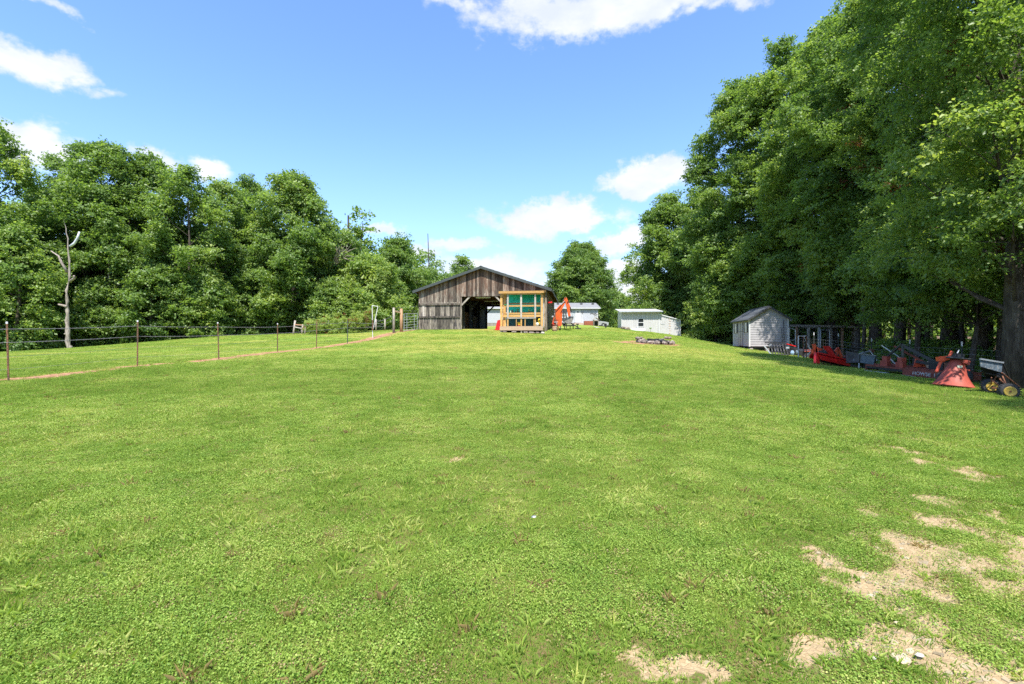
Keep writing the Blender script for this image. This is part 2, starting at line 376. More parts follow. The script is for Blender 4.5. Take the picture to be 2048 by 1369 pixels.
M_TYRE = mat('tyre_rubber', (.022, .022, .023), (.045, .043, .04), 9, .8)
M_YELLOW = mat('yellow_wheel_paint', (.48, .32, .05), (.38, .25, .045), 8, .5, c3=(.2, .1, .04), c3lo=.66, c3hi=.72)
M_GLASS = mat('dark_window_glass', (.015, .018, .02), (.02, .024, .028), 1, .12, spec=.8, bump=0)
M_ORANGE = mat('orange_machine_paint', (.62, .10, .014), (.52, .08, .012), 4, .4, c3=(.42, .08, .02), c3lo=.66, c3hi=.75, bump=.05)
M_RED = mat('red_implement_paint', (.55, .012, .01), (.44, .01, .009), 5, .4, c3=(.3, .02, .015), c3lo=.66, c3hi=.75, bump=.05)
M_REDORANGE = mat('faded_orange_paint', (.62, .09, .03), (.45, .06, .025), 5, .55)
M_OLDRED = mat('faded_red_paint', (.36, .07, .045), (.25, .045, .03), 3, .6, c3=(.14, .04, .028), c3lo=.5, c3hi=.8, bump=.1)
M_RUST = mat('rusty_steel', (.19, .07, .035), (.09, .035, .02), 7, .8, c3=(.3, .15, .08), c3lo=.6, c3hi=.72, bump=.2)
M_OLDCUT = mat('rusted_red_deck', (.24, .055, .035), (.14, .035, .022), 5, .7, c3=(.34, .15, .09), c3lo=.58, c3hi=.7, bump=.15)
M_STEEL = mat('grey_steel', (.36, .38, .4), (.26, .27, .28), 6, .4, metal=.6)
M_GALV = mat('galvanised_steel', (.5, .52, .54), (.36, .38, .4), 8, .45, metal=.35)
M_BLUEGREY = mat('blue_grey_cart_paint', (.17, .215, .26), (.12, .155, .19), 5, .5, c3=(.24, .27, .29), stretch=(1, 1, .5), bump=.1)
M_DIRTYBED = mat('dirty_cart_bed', (.09, .12, .145), (.05, .065, .08), 9, .7, c3=(.2, .2, .19), c3lo=.55, c3hi=.62, bump=.3)
M_DKMACHINE = mat('dark_machine_frame', (.06, .065, .07), (.035, .035, .037), 5, .5, c3=(.16, .17, .18), c3lo=.6, c3hi=.7)
M_BUCKET = mat('worn_bucket_steel', (.26, .24, .22), (.16, .14, .12), 6, .55, metal=.3)
M_ROCK = mat('field_stone', (.22, .175, .145), (.12, .09, .075), 6, .9, c3=(.33, .3, .27), c3lo=.52, c3hi=.62, var=.3, bump=.6)
M_CINDER = mat('concrete_block', (.36, .33, .3), (.26, .24, .22), 8, .9, bump=.3)
M_BRICK = mat('brown_red_boards', (.3, .09, .045), (.2, .06, .035), 4, .8, stretch=(1, 1, 6), var=.1)
M_CAR = mat('silver_car_paint', (.5, .52, .54), (.46, .48, .5), 2, .25, metal=.4, bump=0)
M_WIRE = mat('galvanised_wire', (.3, .3, .31), (.2, .2, .21), 20, .5, metal=.4, bump=0)
M_TPOST = mat('rusty_t_post', (.16, .075, .035), (.07, .045, .035), 3, .75, stretch=(4, 4, 1), c3=(.3, .15, .06), c3lo=.5, c3hi=.7, bump=.1)
M_TPOSTG = mat('dark_t_post', (.05, .06, .055), (.03, .035, .033), 3, .7)
M_SIGNWHITE = mat('white_lettering', (.5, .49, .47), (.3, .27, .25), 14, .6, bump=0)

def bark(name, c1, c2, lich):
    m = mat(name, c1, c2, 3, .9, stretch=(4, 4, .8), c3=lich, c3lo=.6, c3hi=.7, bump=.9, bscale=6, spec=.15); return m
M_BARK = bark('grey_brown_bark', (.10, .082, .066), (.045, .036, .029), (.17, .16, .14))
M_PALEBARK = bark('pale_flaking_bark', (.34, .29, .24), (.18, .145, .12), (.46, .42, .37))
M_LIMB = M_BARK

def leaf_mat(name, dark, mid, light, brown=(.2, .075, .035), transl=.32, spec=.36):
    m = bpy.data.materials.new(name); m.use_nodes = True; t = NT(m.node_tree); t.n.clear()
    at = t.add('ShaderNodeAttribute', attribute_name='tint', attribute_type='INSTANCER')
    lv = t.add('ShaderNodeAttribute', attribute_name='lv', attribute_type='GEOMETRY')
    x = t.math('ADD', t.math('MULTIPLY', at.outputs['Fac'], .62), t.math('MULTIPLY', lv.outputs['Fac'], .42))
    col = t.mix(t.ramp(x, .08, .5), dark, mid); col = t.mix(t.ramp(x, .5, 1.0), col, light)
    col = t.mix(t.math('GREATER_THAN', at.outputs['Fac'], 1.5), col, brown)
    d = t.add('ShaderNodeBsdfPrincipled'); t.link(col, d.inputs['Base Color']); d.inputs['Roughness'].default_value = .42
    d.inputs['Specular IOR Level'].default_value = spec
    tr = t.add('ShaderNodeBsdfTranslucent'); t.link(t.mix(1.0, col, (1.25, 1.3, .55), 'MULTIPLY'), tr.inputs['Color'])
    mx = t.add('ShaderNodeMixShader'); mx.inputs[0].default_value = transl
    t.link(d.outputs[0], mx.inputs[1]); t.link(tr.outputs[0], mx.inputs[2])
    o = t.add('ShaderNodeOutputMaterial'); t.link(mx.outputs[0], o.inputs[0]); return m
M_LEAF = leaf_mat('broad_leaf', (.08, .15, .042), (.19, .285, .075), (.37, .44, .13), transl=.55)
M_GRASS = leaf_mat('grass_blade', (.175, .285, .045), (.325, .435, .085), (.58, .58, .21), brown=(.34, .25, .11), transl=.4, spec=.15)
M_CLOVER = leaf_mat('clover_leaf', (.125, .225, .035), (.25, .355, .065), (.46, .46, .15), brown=(.32, .25, .12), transl=.35, spec=.12)

# ------------------------------------------------------------------ ground sheet
def ground_sheet():
    def grow(first, k, end):
        o = [0.0]; s = first
        while o[-1] < end: o.append(o[-1]+s); s *= k
        return np.array(o)
    yf = 1.4+grow(.05, 1.0085, 360); yb = -grow(.5, 1.13, 70)[1:]+1.4
    ys = np.r_[yb[::-1], yf]
    xp = grow(.055, 1.0125, 300); xs = np.r_[-xp[::-1][:-1], xp]
    gx, gy = np.meshgrid(xs, ys); fx, fy = gx.ravel(), gy.ravel()
    z = gz(fx, fy)
    nx, ny = len(xs), len(ys)
    near = np.clip(1-(np.hypot(fx, fy)-2)/14, 0, 1)
    bm_ = bare_mask(fx, fy); rm = red_mask(fx, fy)
    z = z - .018*bm_ - .02*rm + (fbm(fx*14, fy*14, 3, 3)-.5)*.022*near + bm_*near*(fbm(fx*30, fy*30, 2, 1)-.5)*.02
    idx = np.arange(nx*ny).reshape(ny, nx)
    q = np.stack([idx[:-1, :-1], idx[:-1, 1:], idx[1:, 1:], idx[1:, :-1]], -1).reshape(-1, 4)
    me = bpy.data.meshes.new('ground')
    me.vertices.add(nx*ny); me.vertices.foreach_set('co', np.c_[fx, fy, z].ravel())
    me.loops.add(q.size); me.loops.foreach_set('vertex_index', q.ravel())
    me.polygons.add(len(q)); me.polygons.foreach_set('loop_start', np.arange(0, q.size, 4)); me.polygons.foreach_set('loop_total', np.full(len(q), 4))
    me.update(); me.validate()
    me.polygons.foreach_set('use_smooth', np.ones(len(q), bool))
    for nm, v in (('bare', bm_), ('redsoil', rm), ('dry', dry_mask(fx, fy)), ('litter', wood_mask(fx, fy))):
        a = me.attributes.new(nm, 'FLOAT', 'POINT'); a.data.foreach_set('value', v.astype(np.float32))
    m = bpy.data.materials.new('lawn_and_soil'); m.use_nodes = True; t = NT(m.node_tree); p = t.n['Principled BSDF']
    geo = t.add('ShaderNodeNewGeometry'); pos = geo.outputs['Position']
    def A(n): return t.add('ShaderNodeAttribute', attribute_name=n).outputs['Fac']
    fine = t.noise(pos, 34, 8, .78); mid = t.noise(pos, 7, 5, .6); big = t.noise(pos, .7, 4, .55); blade = t.noise(pos, 110, 5, .75)
    g_ = t.mix(t.ramp(blade, .3, .7), (.10, .16, .022), (.21, .29, .042))
    g_ = t.mix(t.math('MULTIPLY', t.ramp(fine, .35, .75), .55), g_, (.2, .28, .05))
    g_ = t.mix(t.math('MULTIPLY', t.ramp(big, .35, .68), .35), g_, (.11, .21, .03))
    g_ = t.mix(t.math('MULTIPLY', t.ramp(mid, .55, .75), .35), g_, (.24, .21, .085))
    g_ = t.mix(t.math('MULTIPLY', A('dry'), t.ramp(fine, .2, .8)), g_, (.34, .27, .08))
    thatch = t.math('MULTIPLY', t.ramp(fine, .5, .62), .55)
    # close to the camera the sheet shows between real blades: darker thatch and soil
    sp = t.add('ShaderNodeSeparateXYZ'); t.link(pos, sp.inputs[0])
    near = t.ramp(sp.outputs[1], 26, 3)
    soil = t.mix(t.ramp(t.noise(pos, 160, 4, .7), .42, .6), (.05, .034, .018), (.2, .13, .072))
    g_ = t.mix(t.math('MULTIPLY', near, .9), g_, t.mix(t.ramp(fine, .44, .55), soil, (.085, .13, .022)))
    v = t.add('ShaderNodeTexVoronoi', feature='DISTANCE_TO_EDGE'); v.inputs['Scale'].default_value = 34
    t.link(t.mapping(pos, (1, 1.5, .2)), v.inputs['Vector'])
    vc = t.add('ShaderNodeTexVoronoi'); vc.inputs['Scale'].default_value = 34; t.link(t.mapping(pos, (1, 1.5, .2)), vc.inputs['Vector'])
    stone = t.mix(t.ramp(vc.outputs['Color'], 0, 1, False), (.26, .2, .11), (.39, .32, .19))
    stone = t.mix(t.ramp(fine, .4, .7), stone, (.3, .225, .125))
    tan = t.mix(t.math('MULTIPLY', t.ramp(v.outputs['Distance'], .07, .0), .4), stone, (.13, .085, .05))
    bf = t.ramp(t.math('ADD', A('bare'), t.math('MULTIPLY', t.math('SUBTRACT', fine, .5), .55)), .28, .5)
    g_ = t.mix(bf, g_, tan)
    rf = t.ramp(t.math('ADD', A('redsoil'), t.math('MULTIPLY', t.math('SUBTRACT', fine, .5), .8)), .25, .6)
    g_ = t.mix(rf, g_, t.mix(t.ramp(mid, .3, .7), (.22, .112, .06), (.35, .21, .13)))
    lf = t.ramp(t.math('ADD', A('litter'), t.math('MULTIPLY', t.math('SUBTRACT', mid, .5), .6)), .3, .7)
    g_ = t.mix(lf, g_, t.mix(t.ramp(fine, .3, .7), (.045, .035, .018), (.17, .105, .06)))
    t.link(t.mix(1.0, g_, (1.08, 1.02, 1.0), 'MULTIPLY'), p.inputs['Base Color']); p.inputs['Roughness'].default_value = .9; p.inputs['Specular IOR Level'].default_value = .12
    b = t.add('ShaderNodeBump'); b.inputs['Strength'].default_value = .45; b.inputs['Distance'].default_value = .015
    hh = t.math('ADD', blade, t.math('MULTIPLY', t.ramp(v.outputs['Distance'], 0, .12), t.math('MULTIPLY', bf, .8)))
    t.link(hh, b.inputs['Height']); t.link(b.outputs[0], p.inputs['Normal'])
    me.materials.append(m)
    o = bpy.data.objects.new('ground', me); link(o); o['kind'] = 'structure'; return o
ground_sheet()

# ------------------------------------------------------------------ scatter machinery (geometry nodes on points)
def leafy_mesh(name, quads, lv, mt):
    """quads: (n,4,3) points of folded leaves"""
    n = len(quads); me = bpy.data.meshes.new(name)
    me.vertices.add(n*4); me.vertices.foreach_set('co', quads.reshape(-1))
    f = np.arange(n)[:, None]*4+np.array([[0, 1, 2], [0, 2, 3]]).reshape(1, 6); f = f.reshape(-1, 3)
    me.loops.add(f.size); me.loops.foreach_set('vertex_index', f.ravel())
    me.polygons.add(len(f)); me.polygons.foreach_set('loop_start', np.arange(0, f.size, 3)); me.polygons.foreach_set('loop_total', np.full(len(f), 3))
    me.update(); a = me.attributes.new('lv', 'FLOAT', 'POINT'); a.data.foreach_set('value', np.repeat(lv, 4).astype(np.float32))
    me.materials.append(mt); return me
def unit(v): return v/np.maximum(np.linalg.norm(v, axis=-1, keepdims=True), 1e-9)
def leaf_cluster(name, n, size, rad, seed, flat=.85, upb=.62):
    r = np.random.RandomState(seed)
    # leaves along a few twigs fanning out from the middle
    k = 7; tw = unit(np.c_[r.randn(k, 2), r.uniform(-.35, .55, k)]); ti = r.randint(0, k, n); s = r.uniform(.12, 1, n)**.7
    p = tw[ti]*s[:, None]*rad + r.randn(n, 3)*rad*.17; p[:, 2] *= flat; p[:, 2] -= .12*rad*s**2
    nrm = unit(np.c_[r.randn(n, 2)*.55, np.full(n, upb)]+.25*unit(p)); d = unit(unit(np.c_[p[:, :2], -.25*np.ones(n)*rad])+r.randn(n, 3)*.55)
    d = unit(d-nrm*(d*nrm).sum(1)[:, None]); sd = np.cross(nrm, d); L = size*r.uniform(.65, 1.2, n)[:, None]
    fold = nrm*L*.1
    q = np.stack([p-d*L*.5, p+sd*L*.38+fold-d*L*.06, p+d*L*.55-nrm*L*.1, p-sd*L*.38+fold-d*L*.06], 1)
    return leafy_mesh(name, q, r.rand(n), M_LEAF)
def tuft(name, n, h, wdt, rad, seed, splay=.5, mt=None):
    """blades of two facets each"""
    r = np.random.RandomState(seed); a = r.uniform(0, 2*np.pi, n); rr = rad*np.sqrt(r.rand(n))
    base = np.c_[rr*np.cos(a), rr*np.sin(a), np.full(n, -.012)]
    b = r.uniform(0, 2*np.pi, n); lean = r.uniform(.15, 1, n)*splay; H = h*r.uniform(.5, 1.15, n)
    dirh = np.c_[np.cos(b), np.sin(b), np.zeros(n)]
    up = np.array([[0, 0, 1.]]); side = np.c_[-np.sin(b+.4), np.cos(b+.4), np.zeros(n)]*wdt/2*r.uniform(.6, 1.2, n)[:, None]
    m = base+up*(H*.6*(1-lean*.35))[:, None]+dirh*(H*.35*lean)[:, None]; tip = base+up*(H*(1-lean*.75)+.01)[:, None]+dirh*(H*1.05*lean)[:, None]
    q = np.stack([base-side, base+side, tip, m-side*.9], 1); q2 = np.stack([base+side, m+side*.9, tip, base], 1)
    return leafy_mesh(name, np.concatenate([q, q2]), np.tile(r.rand(n), 2), mt or M_GRASS)
def clover(name, n, size, rad, seed):
    r = np.random.RandomState(seed); a = r.uniform(0, 2*np.pi, n); rr = rad*np.sqrt(r.rand(n))
    p = np.c_[rr*np.cos(a), rr*np.sin(a), r.uniform(.004, .028, n)]
    nrm = unit(np.c_[r.randn(n, 2)*.5, np.ones(n)]); d = unit(np.cross(nrm, r.randn(n, 3))); sd = np.cross(nrm, d); L = size*r.uniform(.6, 1.25, n)[:, None]
    q = np.stack([p-d*L*.5, p+sd*L*.36+nrm*L*.1, p+d*L*.5, p-sd*L*.36+nrm*L*.1], 1)
    return leafy_mesh(name, q, r.rand(n), M_CLOVER)
def src(cname, meshes):
    c = bpy.data.collections.new(cname)
    for i, me in enumerate(meshes):
        c.objects.link(bpy.data.objects.new('%s_%02d' % (cname, i), me))
    return c
def scatter_group(name, coll):
    g = bpy.data.node_groups.new(name, 'GeometryNodeTree')
    g.interface.new_socket('Geometry', in_out='INPUT', socket_type='NodeSocketGeometry')
    g.interface.new_socket('Geometry', in_out='OUTPUT', socket_type='NodeSocketGeometry')
    gi = g.nodes.new('NodeGroupInput'); go = g.nodes.new('NodeGroupOutput')
    ip = g.nodes.new('GeometryNodeInstanceOnPoints'); ci = g.nodes.new('GeometryNodeCollectionInfo')
    ci.inputs['Collection'].default_value = coll; ci.inputs['Separate Children'].default_value = True; ci.inputs['Reset Children'].default_value = True
    def at(n, ty):
        a = g.nodes.new('GeometryNodeInputNamedAttribute'); a.data_type = ty; a.inputs['Name'].default_value = n; return a.outputs['Attribute']
    e = g.nodes.new('FunctionNodeEulerToRotation')
    L = g.links.new
    L(gi.outputs[0], ip.inputs['Points']); L(ci.outputs[0], ip.inputs['Instance']); ip.inputs['Pick Instance'].default_value = True
    L(at('pick', 'INT'), ip.inputs['Instance Index']); L(at('turn', 'FLOAT_VECTOR'), e.inputs[0]); L(e.outputs[0], ip.inputs['Rotation'])
    L(at('size', 'FLOAT_VECTOR'), ip.inputs['Scale']); L(ip.outputs[0], go.inputs[0])
    return g
def scatter(name, co, turn, size, pick, tint, group, parent=None, kind='stuff'):
    n = len(co); me = bpy.data.meshes.new(name); me.vertices.add(n); me.vertices.foreach_set('co', np.asarray(co, np.float32).ravel())
    if np.ndim(size) == 1: size = np.repeat(np.asarray(size)[:, None], 3, 1)
    for nm, ty, key, v in (('turn', 'FLOAT_VECTOR', 'vector', turn), ('size', 'FLOAT_VECTOR', 'vector', size), ('pick', 'INT', 'value', pick), ('tint', 'FLOAT', 'value', tint)):
        a = me.attributes.new(nm, ty, 'POINT'); a.data.foreach_set(key, np.asarray(v, np.int32 if ty == 'INT' else np.float32).ravel())
    o = bpy.data.objects.new(name, me); link(o, parent); md = o.modifiers.new('scatter', 'NODES'); md.node_group = group
    if kind: o['kind'] = kind
    return o
LEAFC = src('leaf_spray', [leaf_cluster('leaf_spray', 76, .165, .64, 10+i) for i in range(4)]+[leaf_cluster('leaf_spray', 92, .118, .52, 20+i) for i in range(4)])
LEAFG = scatter_group('leaf_scatter', LEAFC)
GRASSC = src('grass_tuft', [tuft('tuft', 36, .042, .0034, .08, 1+i, .95) for i in range(3)]+[clover('clover', 85, .0105, .085, 5+i) for i in range(3)]
             + [tuft('crabgrass', 16, .085, .0085, .05, 40+i, .95) for i in range(2)]+[tuft('far_tuft', 28, .042, .010, .18, 50+i, .95) for i in range(3)])
GRASSG = scatter_group('grass_scatter', GRASSC)

def grass():
    r = np.random.RandomState(11); parts = []
    def ring(d0, d1, dens, picks, s0, s1, slack=1.25, tb=0.0, keepfn=None):
        area = slack*2*1.06*(d1**2-d0**2)/2; n = int(area*dens)
        d = np.sqrt(r.uniform(d0**2, d1**2, n)); x = r.uniform(-1, 1, n)*1.06*slack*d
        k = bare_mask(x, d); rd = red_mask(x, d); wd = wood_mask(x, d); dr = dry_mask(x, d)
        keep = (r.rand(n) > np.clip(k*1.35, 0, .88)) & (r.rand(n) > np.clip(rd*1.6, 0, .97)) & (r.rand(n) > wd*.93)
        if keepfn is not None: keep &= keepfn(x, d, r)
        x, d, k, dr = x[keep], d[keep], k[keep], dr[keep]; n = len(x)
        tint = np.clip(.34+(fbm(x*.5, d*.5, 3, 4)-.5)*.6+(fbm(x*2.4+7, d*2.4, 3, 1)-.5)*.8+r.randn(n)*.22+tb+dr*.3+.05*np.sin((x+d*.12)*2.9+1.5*fbm(x*.1, d*.1, 2, 1))*np.clip((d-4)/6, 0, 1), 0, 1.3)
        tint = np.where(r.rand(n) < .035+.10*k, 2.0, tint)
        hs = 1+(fbm(x*1.1, d*1.1, 3, 7)-.5)*.9; hs *= 1-.35*np.clip(k*2, 0, 1)
        s = r.uniform(s0, s1, n)
        parts.append((x, d, s, s*hs, r.choice(picks, n), tint, r.uniform(0, 6.28, n)))
    pat = lambda x, d, r: r.rand(len(x)) < np.clip((fbm(x*.9, d*.9, 3, 3)-.36)*5, .12, 1)
    tip = lambda x, d, r: r.rand(len(x)) < np.clip((fbm(x*.9, d*.9, 3, 3)-.36)*-6+1.4, .92, 1)
    ring(1.5, 7.0, 430, [0, 1, 2], .75, 1.3, keepfn=tip, slack=1.2)
    ring(1.5, 6.5, 300, [3, 4, 5], .8, 1.3, tb=-.03, keepfn=pat)
    ring(1.5, 10, 55, [6, 7], .4, 1.25, tb=.18)
    ring(6.5, 12, 170, [0, 1, 2], 1.1, 1.7)
    ring(11, 15, 60, [0, 1, 2], 1.3, 1.9)
    ring(14, 19, 22, [0, 1, 2], 1.5, 2.1)
    ring(6.5, 10, 90, [3, 4, 5], 1.2, 1.7, keepfn=pat)
    ring(9, 20, 5, [6, 7], .7, 1.2, tb=.1)
    ring(8, 14, 40, [8, 9, 10], .5, .8, slack=1.1, tb=.05)
    ring(11, 32, 105, [8, 9, 10], .6, 1.05, slack=1.1, tb=.08)
    ring(30, 54, 36, [8, 9, 10], .8, 1.3, slack=1.05)
    a = [np.concatenate([p[i] for p in parts]) for i in range(7)]
    x, y, s, h, pk, ti, tz = a
    # keep grass out of the buildings
    bx = (x+2.57)*math.cos(R(8))-(y-40.8)*math.sin(R(8)); by = (x+2.57)*math.sin(R(8))+(y-40.8)*math.cos(R(8))
    ok = ~((np.abs(bx) < 5.6) & (by > -.05) & (by < 12)) & ~((bx > 1.7) & (bx < 5.5) & (by > -2.0) & (by < 0))
    x, y, s, h, pk, ti, tz = [v[ok] for v in (x, y, s, h, pk, ti, tz)]
    co = np.c_[x, y, gz(x, y)-.012*bare_mask(x, y)-.004]
    turn = np.c_[r.randn(len(x))*.06, r.randn(len(x))*.06, tz]
    o = scatter('lawn_grass', co, turn, np.c_[s, s, h], pk, ti, GRASSG)
    tag(o, 'short mown lawn of bright green grass and clover covering the whole slope', 'grass')
    print('grass tufts', len(x))
grass()
# ------------------------------------------------------------------ trees
def tree(label, px, d, top, rad, crown_from=.12, tint=.35, seed=0, trunk=.22, lobes=26, dens=1.0, near=False, group='trees along the wood edge',
         shape=1.0, lean=0.0, name='broadleaf_tree', x=None, brown=0.0, lsz=1.0, bk=None):
    """top: the photograph row of the crown's tip seen at depth d; rad: crown radius in metres"""
    r = np.random.RandomState(seed+100); xx = X(px, d) if x is None else x; z0 = g1(xx, d)
    H = (EYE-(top-684)/F*d)-z0 if top is not None else 20.0
    root = thing(name, label, 'tree', (xx, d, z0-.1), group=group)
    th = trunk
    # trunk path
    tp = []; bend = r.randn(2)*.35
    for i in range(7):
        t = i/6*.86; tp.append(((lean*t*H)+bend[0]*math.sin(t*3)*.6, bend[1]*math.sin(t*2.6)*.6, t*H))
    mb = MB(); mb.path(tp, [th*1.35, th*1.0]+[th*(1-.85*(i/6)) for i in range(2, 7)], 9)
    def tr(z):
        t = min(max(z/H/.86*6, 0), 5.999); i = int(t); f = t-i; return np.array(tp[i])*(1-f)+np.array(tp[i+1])*f
    pts = []; sc = []; lobes = int(lobes*1.3)
    cz0 = crown_from*H
    for i in range(lobes):
        t = (i+.5)/lobes; t = np.clip(t+r.randn()*.03, .02, 1)
        prof = (math.sin(math.pi*(.16+.80*t**shape)))**.75
        a = i*2.39996+r.randn()*.35; rr = rad*prof*r.uniform(.5, .88); lr = rad*r.uniform(.19, .37)*(1-.2*t)
        c = np.array([math.cos(a)*rr+lean*t*H, math.sin(a)*rr, cz0+(H-cz0)*t-lr*.55])
        if i >= lobes-2: c[:2] *= .35
        s0 = tr(max(c[2]-rr*.75-.4, cz0*.7)); mid = (s0*.45+c*.55)+np.array([0, 0, -.12*rr])
        k = min(th*.3, .075)*(1-.5*t)
        mb.path([s0, mid, c], [k, k*.6, k*.2], 5, caps=False)
        for j in range(3):
            e = c+unit(r.randn(3))*lr*.8; mb.path([mid*.4+c*.6, e], [k*.28, k*.08], 3, caps=False)
        n = int(17*dens*lr*lr/(lsz*lsz))+4
        u = unit(r.randn(n*2, 3)); keep = (u[:, 2] > -.3) | (r.rand(len(u)) < .2); u = u[keep][:n]
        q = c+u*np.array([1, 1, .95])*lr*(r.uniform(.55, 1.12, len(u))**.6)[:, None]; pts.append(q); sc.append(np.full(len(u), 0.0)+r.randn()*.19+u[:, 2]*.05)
    # leading shoots that break the outline
    for j in range(int(lobes*.55)):
        t = r.uniform(.35, 1.04); a = r.uniform(0, 6.28); prof = (math.sin(math.pi*min(.96, .16+.80*min(t, 1)**shape)))**.75; rr = rad*(prof*r.uniform(.9, 1.12)+.03)
        c = np.array([math.cos(a)*rr+lean*t*H, math.sin(a)*rr, cz0+(H-cz0)*t]); n = r.randint(3, 7); k = np.linspace(0, 1, n)[:, None]
        q = c-np.array([math.cos(a)*.5, math.sin(a)*.5, .9])*(1-k)+r.randn(n, 3)*.16; pts.append(q); sc.append(np.full(n, .06))
    # thinner filling inside the crown
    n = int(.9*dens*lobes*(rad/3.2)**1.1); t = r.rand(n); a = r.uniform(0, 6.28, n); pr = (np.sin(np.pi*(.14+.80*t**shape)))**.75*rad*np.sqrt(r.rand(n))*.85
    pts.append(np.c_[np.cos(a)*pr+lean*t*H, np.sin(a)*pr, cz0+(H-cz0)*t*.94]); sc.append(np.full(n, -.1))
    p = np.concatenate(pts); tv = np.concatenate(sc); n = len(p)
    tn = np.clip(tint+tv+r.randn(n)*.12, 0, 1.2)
    if brown: tn = np.where((fbm(p[:, 0]*1.1+seed, p[:, 2]*1.1+p[:, 1], 2, 3) > .82) & (r.rand(n) < brown), 2.0, tn)
    mb.build('trunk', bk or M_BARK, root, smooth=True)
    pick = r.randint(4, 8, n) if near else r.randint(0, 4, n)
    s = r.uniform(.75, 1.25, n)*lsz*(1.05 if near else 1.0)
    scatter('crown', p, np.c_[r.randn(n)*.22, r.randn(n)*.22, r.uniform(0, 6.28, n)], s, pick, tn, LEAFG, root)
    return root

# left wood edge, from the left side of the photograph to the barn
LG = 'trees along the left wood edge'
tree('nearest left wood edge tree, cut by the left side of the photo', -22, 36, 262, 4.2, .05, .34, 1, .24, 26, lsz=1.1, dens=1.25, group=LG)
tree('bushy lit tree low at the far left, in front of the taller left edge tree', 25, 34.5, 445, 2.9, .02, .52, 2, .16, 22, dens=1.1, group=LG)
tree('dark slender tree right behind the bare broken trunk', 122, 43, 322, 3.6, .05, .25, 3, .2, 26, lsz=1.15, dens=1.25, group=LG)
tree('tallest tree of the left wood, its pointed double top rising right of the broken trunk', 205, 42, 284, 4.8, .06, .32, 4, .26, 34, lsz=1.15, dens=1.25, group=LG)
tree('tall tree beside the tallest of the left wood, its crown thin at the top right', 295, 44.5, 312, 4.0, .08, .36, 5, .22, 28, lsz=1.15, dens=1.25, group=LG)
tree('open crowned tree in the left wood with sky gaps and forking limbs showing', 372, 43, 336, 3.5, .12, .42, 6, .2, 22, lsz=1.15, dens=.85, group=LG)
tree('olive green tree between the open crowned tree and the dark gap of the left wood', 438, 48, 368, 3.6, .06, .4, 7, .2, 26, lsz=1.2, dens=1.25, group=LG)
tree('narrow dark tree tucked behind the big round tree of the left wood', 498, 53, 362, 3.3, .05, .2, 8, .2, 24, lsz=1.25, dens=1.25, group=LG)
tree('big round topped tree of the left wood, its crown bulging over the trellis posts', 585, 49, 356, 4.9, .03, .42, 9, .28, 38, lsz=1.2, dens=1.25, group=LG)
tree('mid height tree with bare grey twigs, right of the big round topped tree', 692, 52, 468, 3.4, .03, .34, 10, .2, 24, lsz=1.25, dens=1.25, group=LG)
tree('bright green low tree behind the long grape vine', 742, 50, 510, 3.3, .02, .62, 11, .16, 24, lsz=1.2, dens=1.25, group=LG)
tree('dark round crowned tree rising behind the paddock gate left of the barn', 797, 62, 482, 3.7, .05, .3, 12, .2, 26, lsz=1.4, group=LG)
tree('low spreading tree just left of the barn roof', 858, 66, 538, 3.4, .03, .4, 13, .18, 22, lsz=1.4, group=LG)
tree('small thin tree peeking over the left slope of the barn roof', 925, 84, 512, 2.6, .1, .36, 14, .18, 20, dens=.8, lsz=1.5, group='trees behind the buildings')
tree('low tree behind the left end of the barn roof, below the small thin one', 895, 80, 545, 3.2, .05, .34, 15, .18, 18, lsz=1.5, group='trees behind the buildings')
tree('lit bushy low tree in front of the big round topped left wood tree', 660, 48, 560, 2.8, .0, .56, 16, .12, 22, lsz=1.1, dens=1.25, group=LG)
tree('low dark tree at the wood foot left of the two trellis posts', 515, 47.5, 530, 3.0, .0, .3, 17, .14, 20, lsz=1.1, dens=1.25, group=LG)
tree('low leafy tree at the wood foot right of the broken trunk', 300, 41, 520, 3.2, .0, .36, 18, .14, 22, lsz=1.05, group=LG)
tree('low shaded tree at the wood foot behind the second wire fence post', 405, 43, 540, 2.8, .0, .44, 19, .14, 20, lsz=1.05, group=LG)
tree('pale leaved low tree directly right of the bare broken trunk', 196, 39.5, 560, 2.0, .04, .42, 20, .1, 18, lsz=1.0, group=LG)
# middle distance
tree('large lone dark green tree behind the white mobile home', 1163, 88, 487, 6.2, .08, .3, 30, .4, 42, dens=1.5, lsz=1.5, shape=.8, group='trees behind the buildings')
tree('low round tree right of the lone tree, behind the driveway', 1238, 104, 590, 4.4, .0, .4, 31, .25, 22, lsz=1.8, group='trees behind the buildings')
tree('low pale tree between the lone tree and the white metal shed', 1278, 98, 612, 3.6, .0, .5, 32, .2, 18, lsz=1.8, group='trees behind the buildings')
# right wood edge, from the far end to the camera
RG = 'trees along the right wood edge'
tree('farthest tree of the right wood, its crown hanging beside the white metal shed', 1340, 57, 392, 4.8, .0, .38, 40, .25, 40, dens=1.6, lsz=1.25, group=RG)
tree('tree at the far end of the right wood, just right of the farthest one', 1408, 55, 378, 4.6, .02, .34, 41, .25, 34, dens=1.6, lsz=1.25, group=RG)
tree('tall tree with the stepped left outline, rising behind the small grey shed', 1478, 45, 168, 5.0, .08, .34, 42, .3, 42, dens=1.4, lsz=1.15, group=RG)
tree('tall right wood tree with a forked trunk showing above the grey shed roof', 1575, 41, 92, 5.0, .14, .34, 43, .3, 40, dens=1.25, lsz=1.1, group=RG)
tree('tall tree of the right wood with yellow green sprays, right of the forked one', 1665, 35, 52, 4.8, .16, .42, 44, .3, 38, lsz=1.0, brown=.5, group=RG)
tree('right wood tree whose crown leaves the top of the photo above the red tiller', 1752, 30, -40, 5.2, .2, .36, 45, .3, 40, dens=1.1, lsz=.95, brown=.6, group=RG)
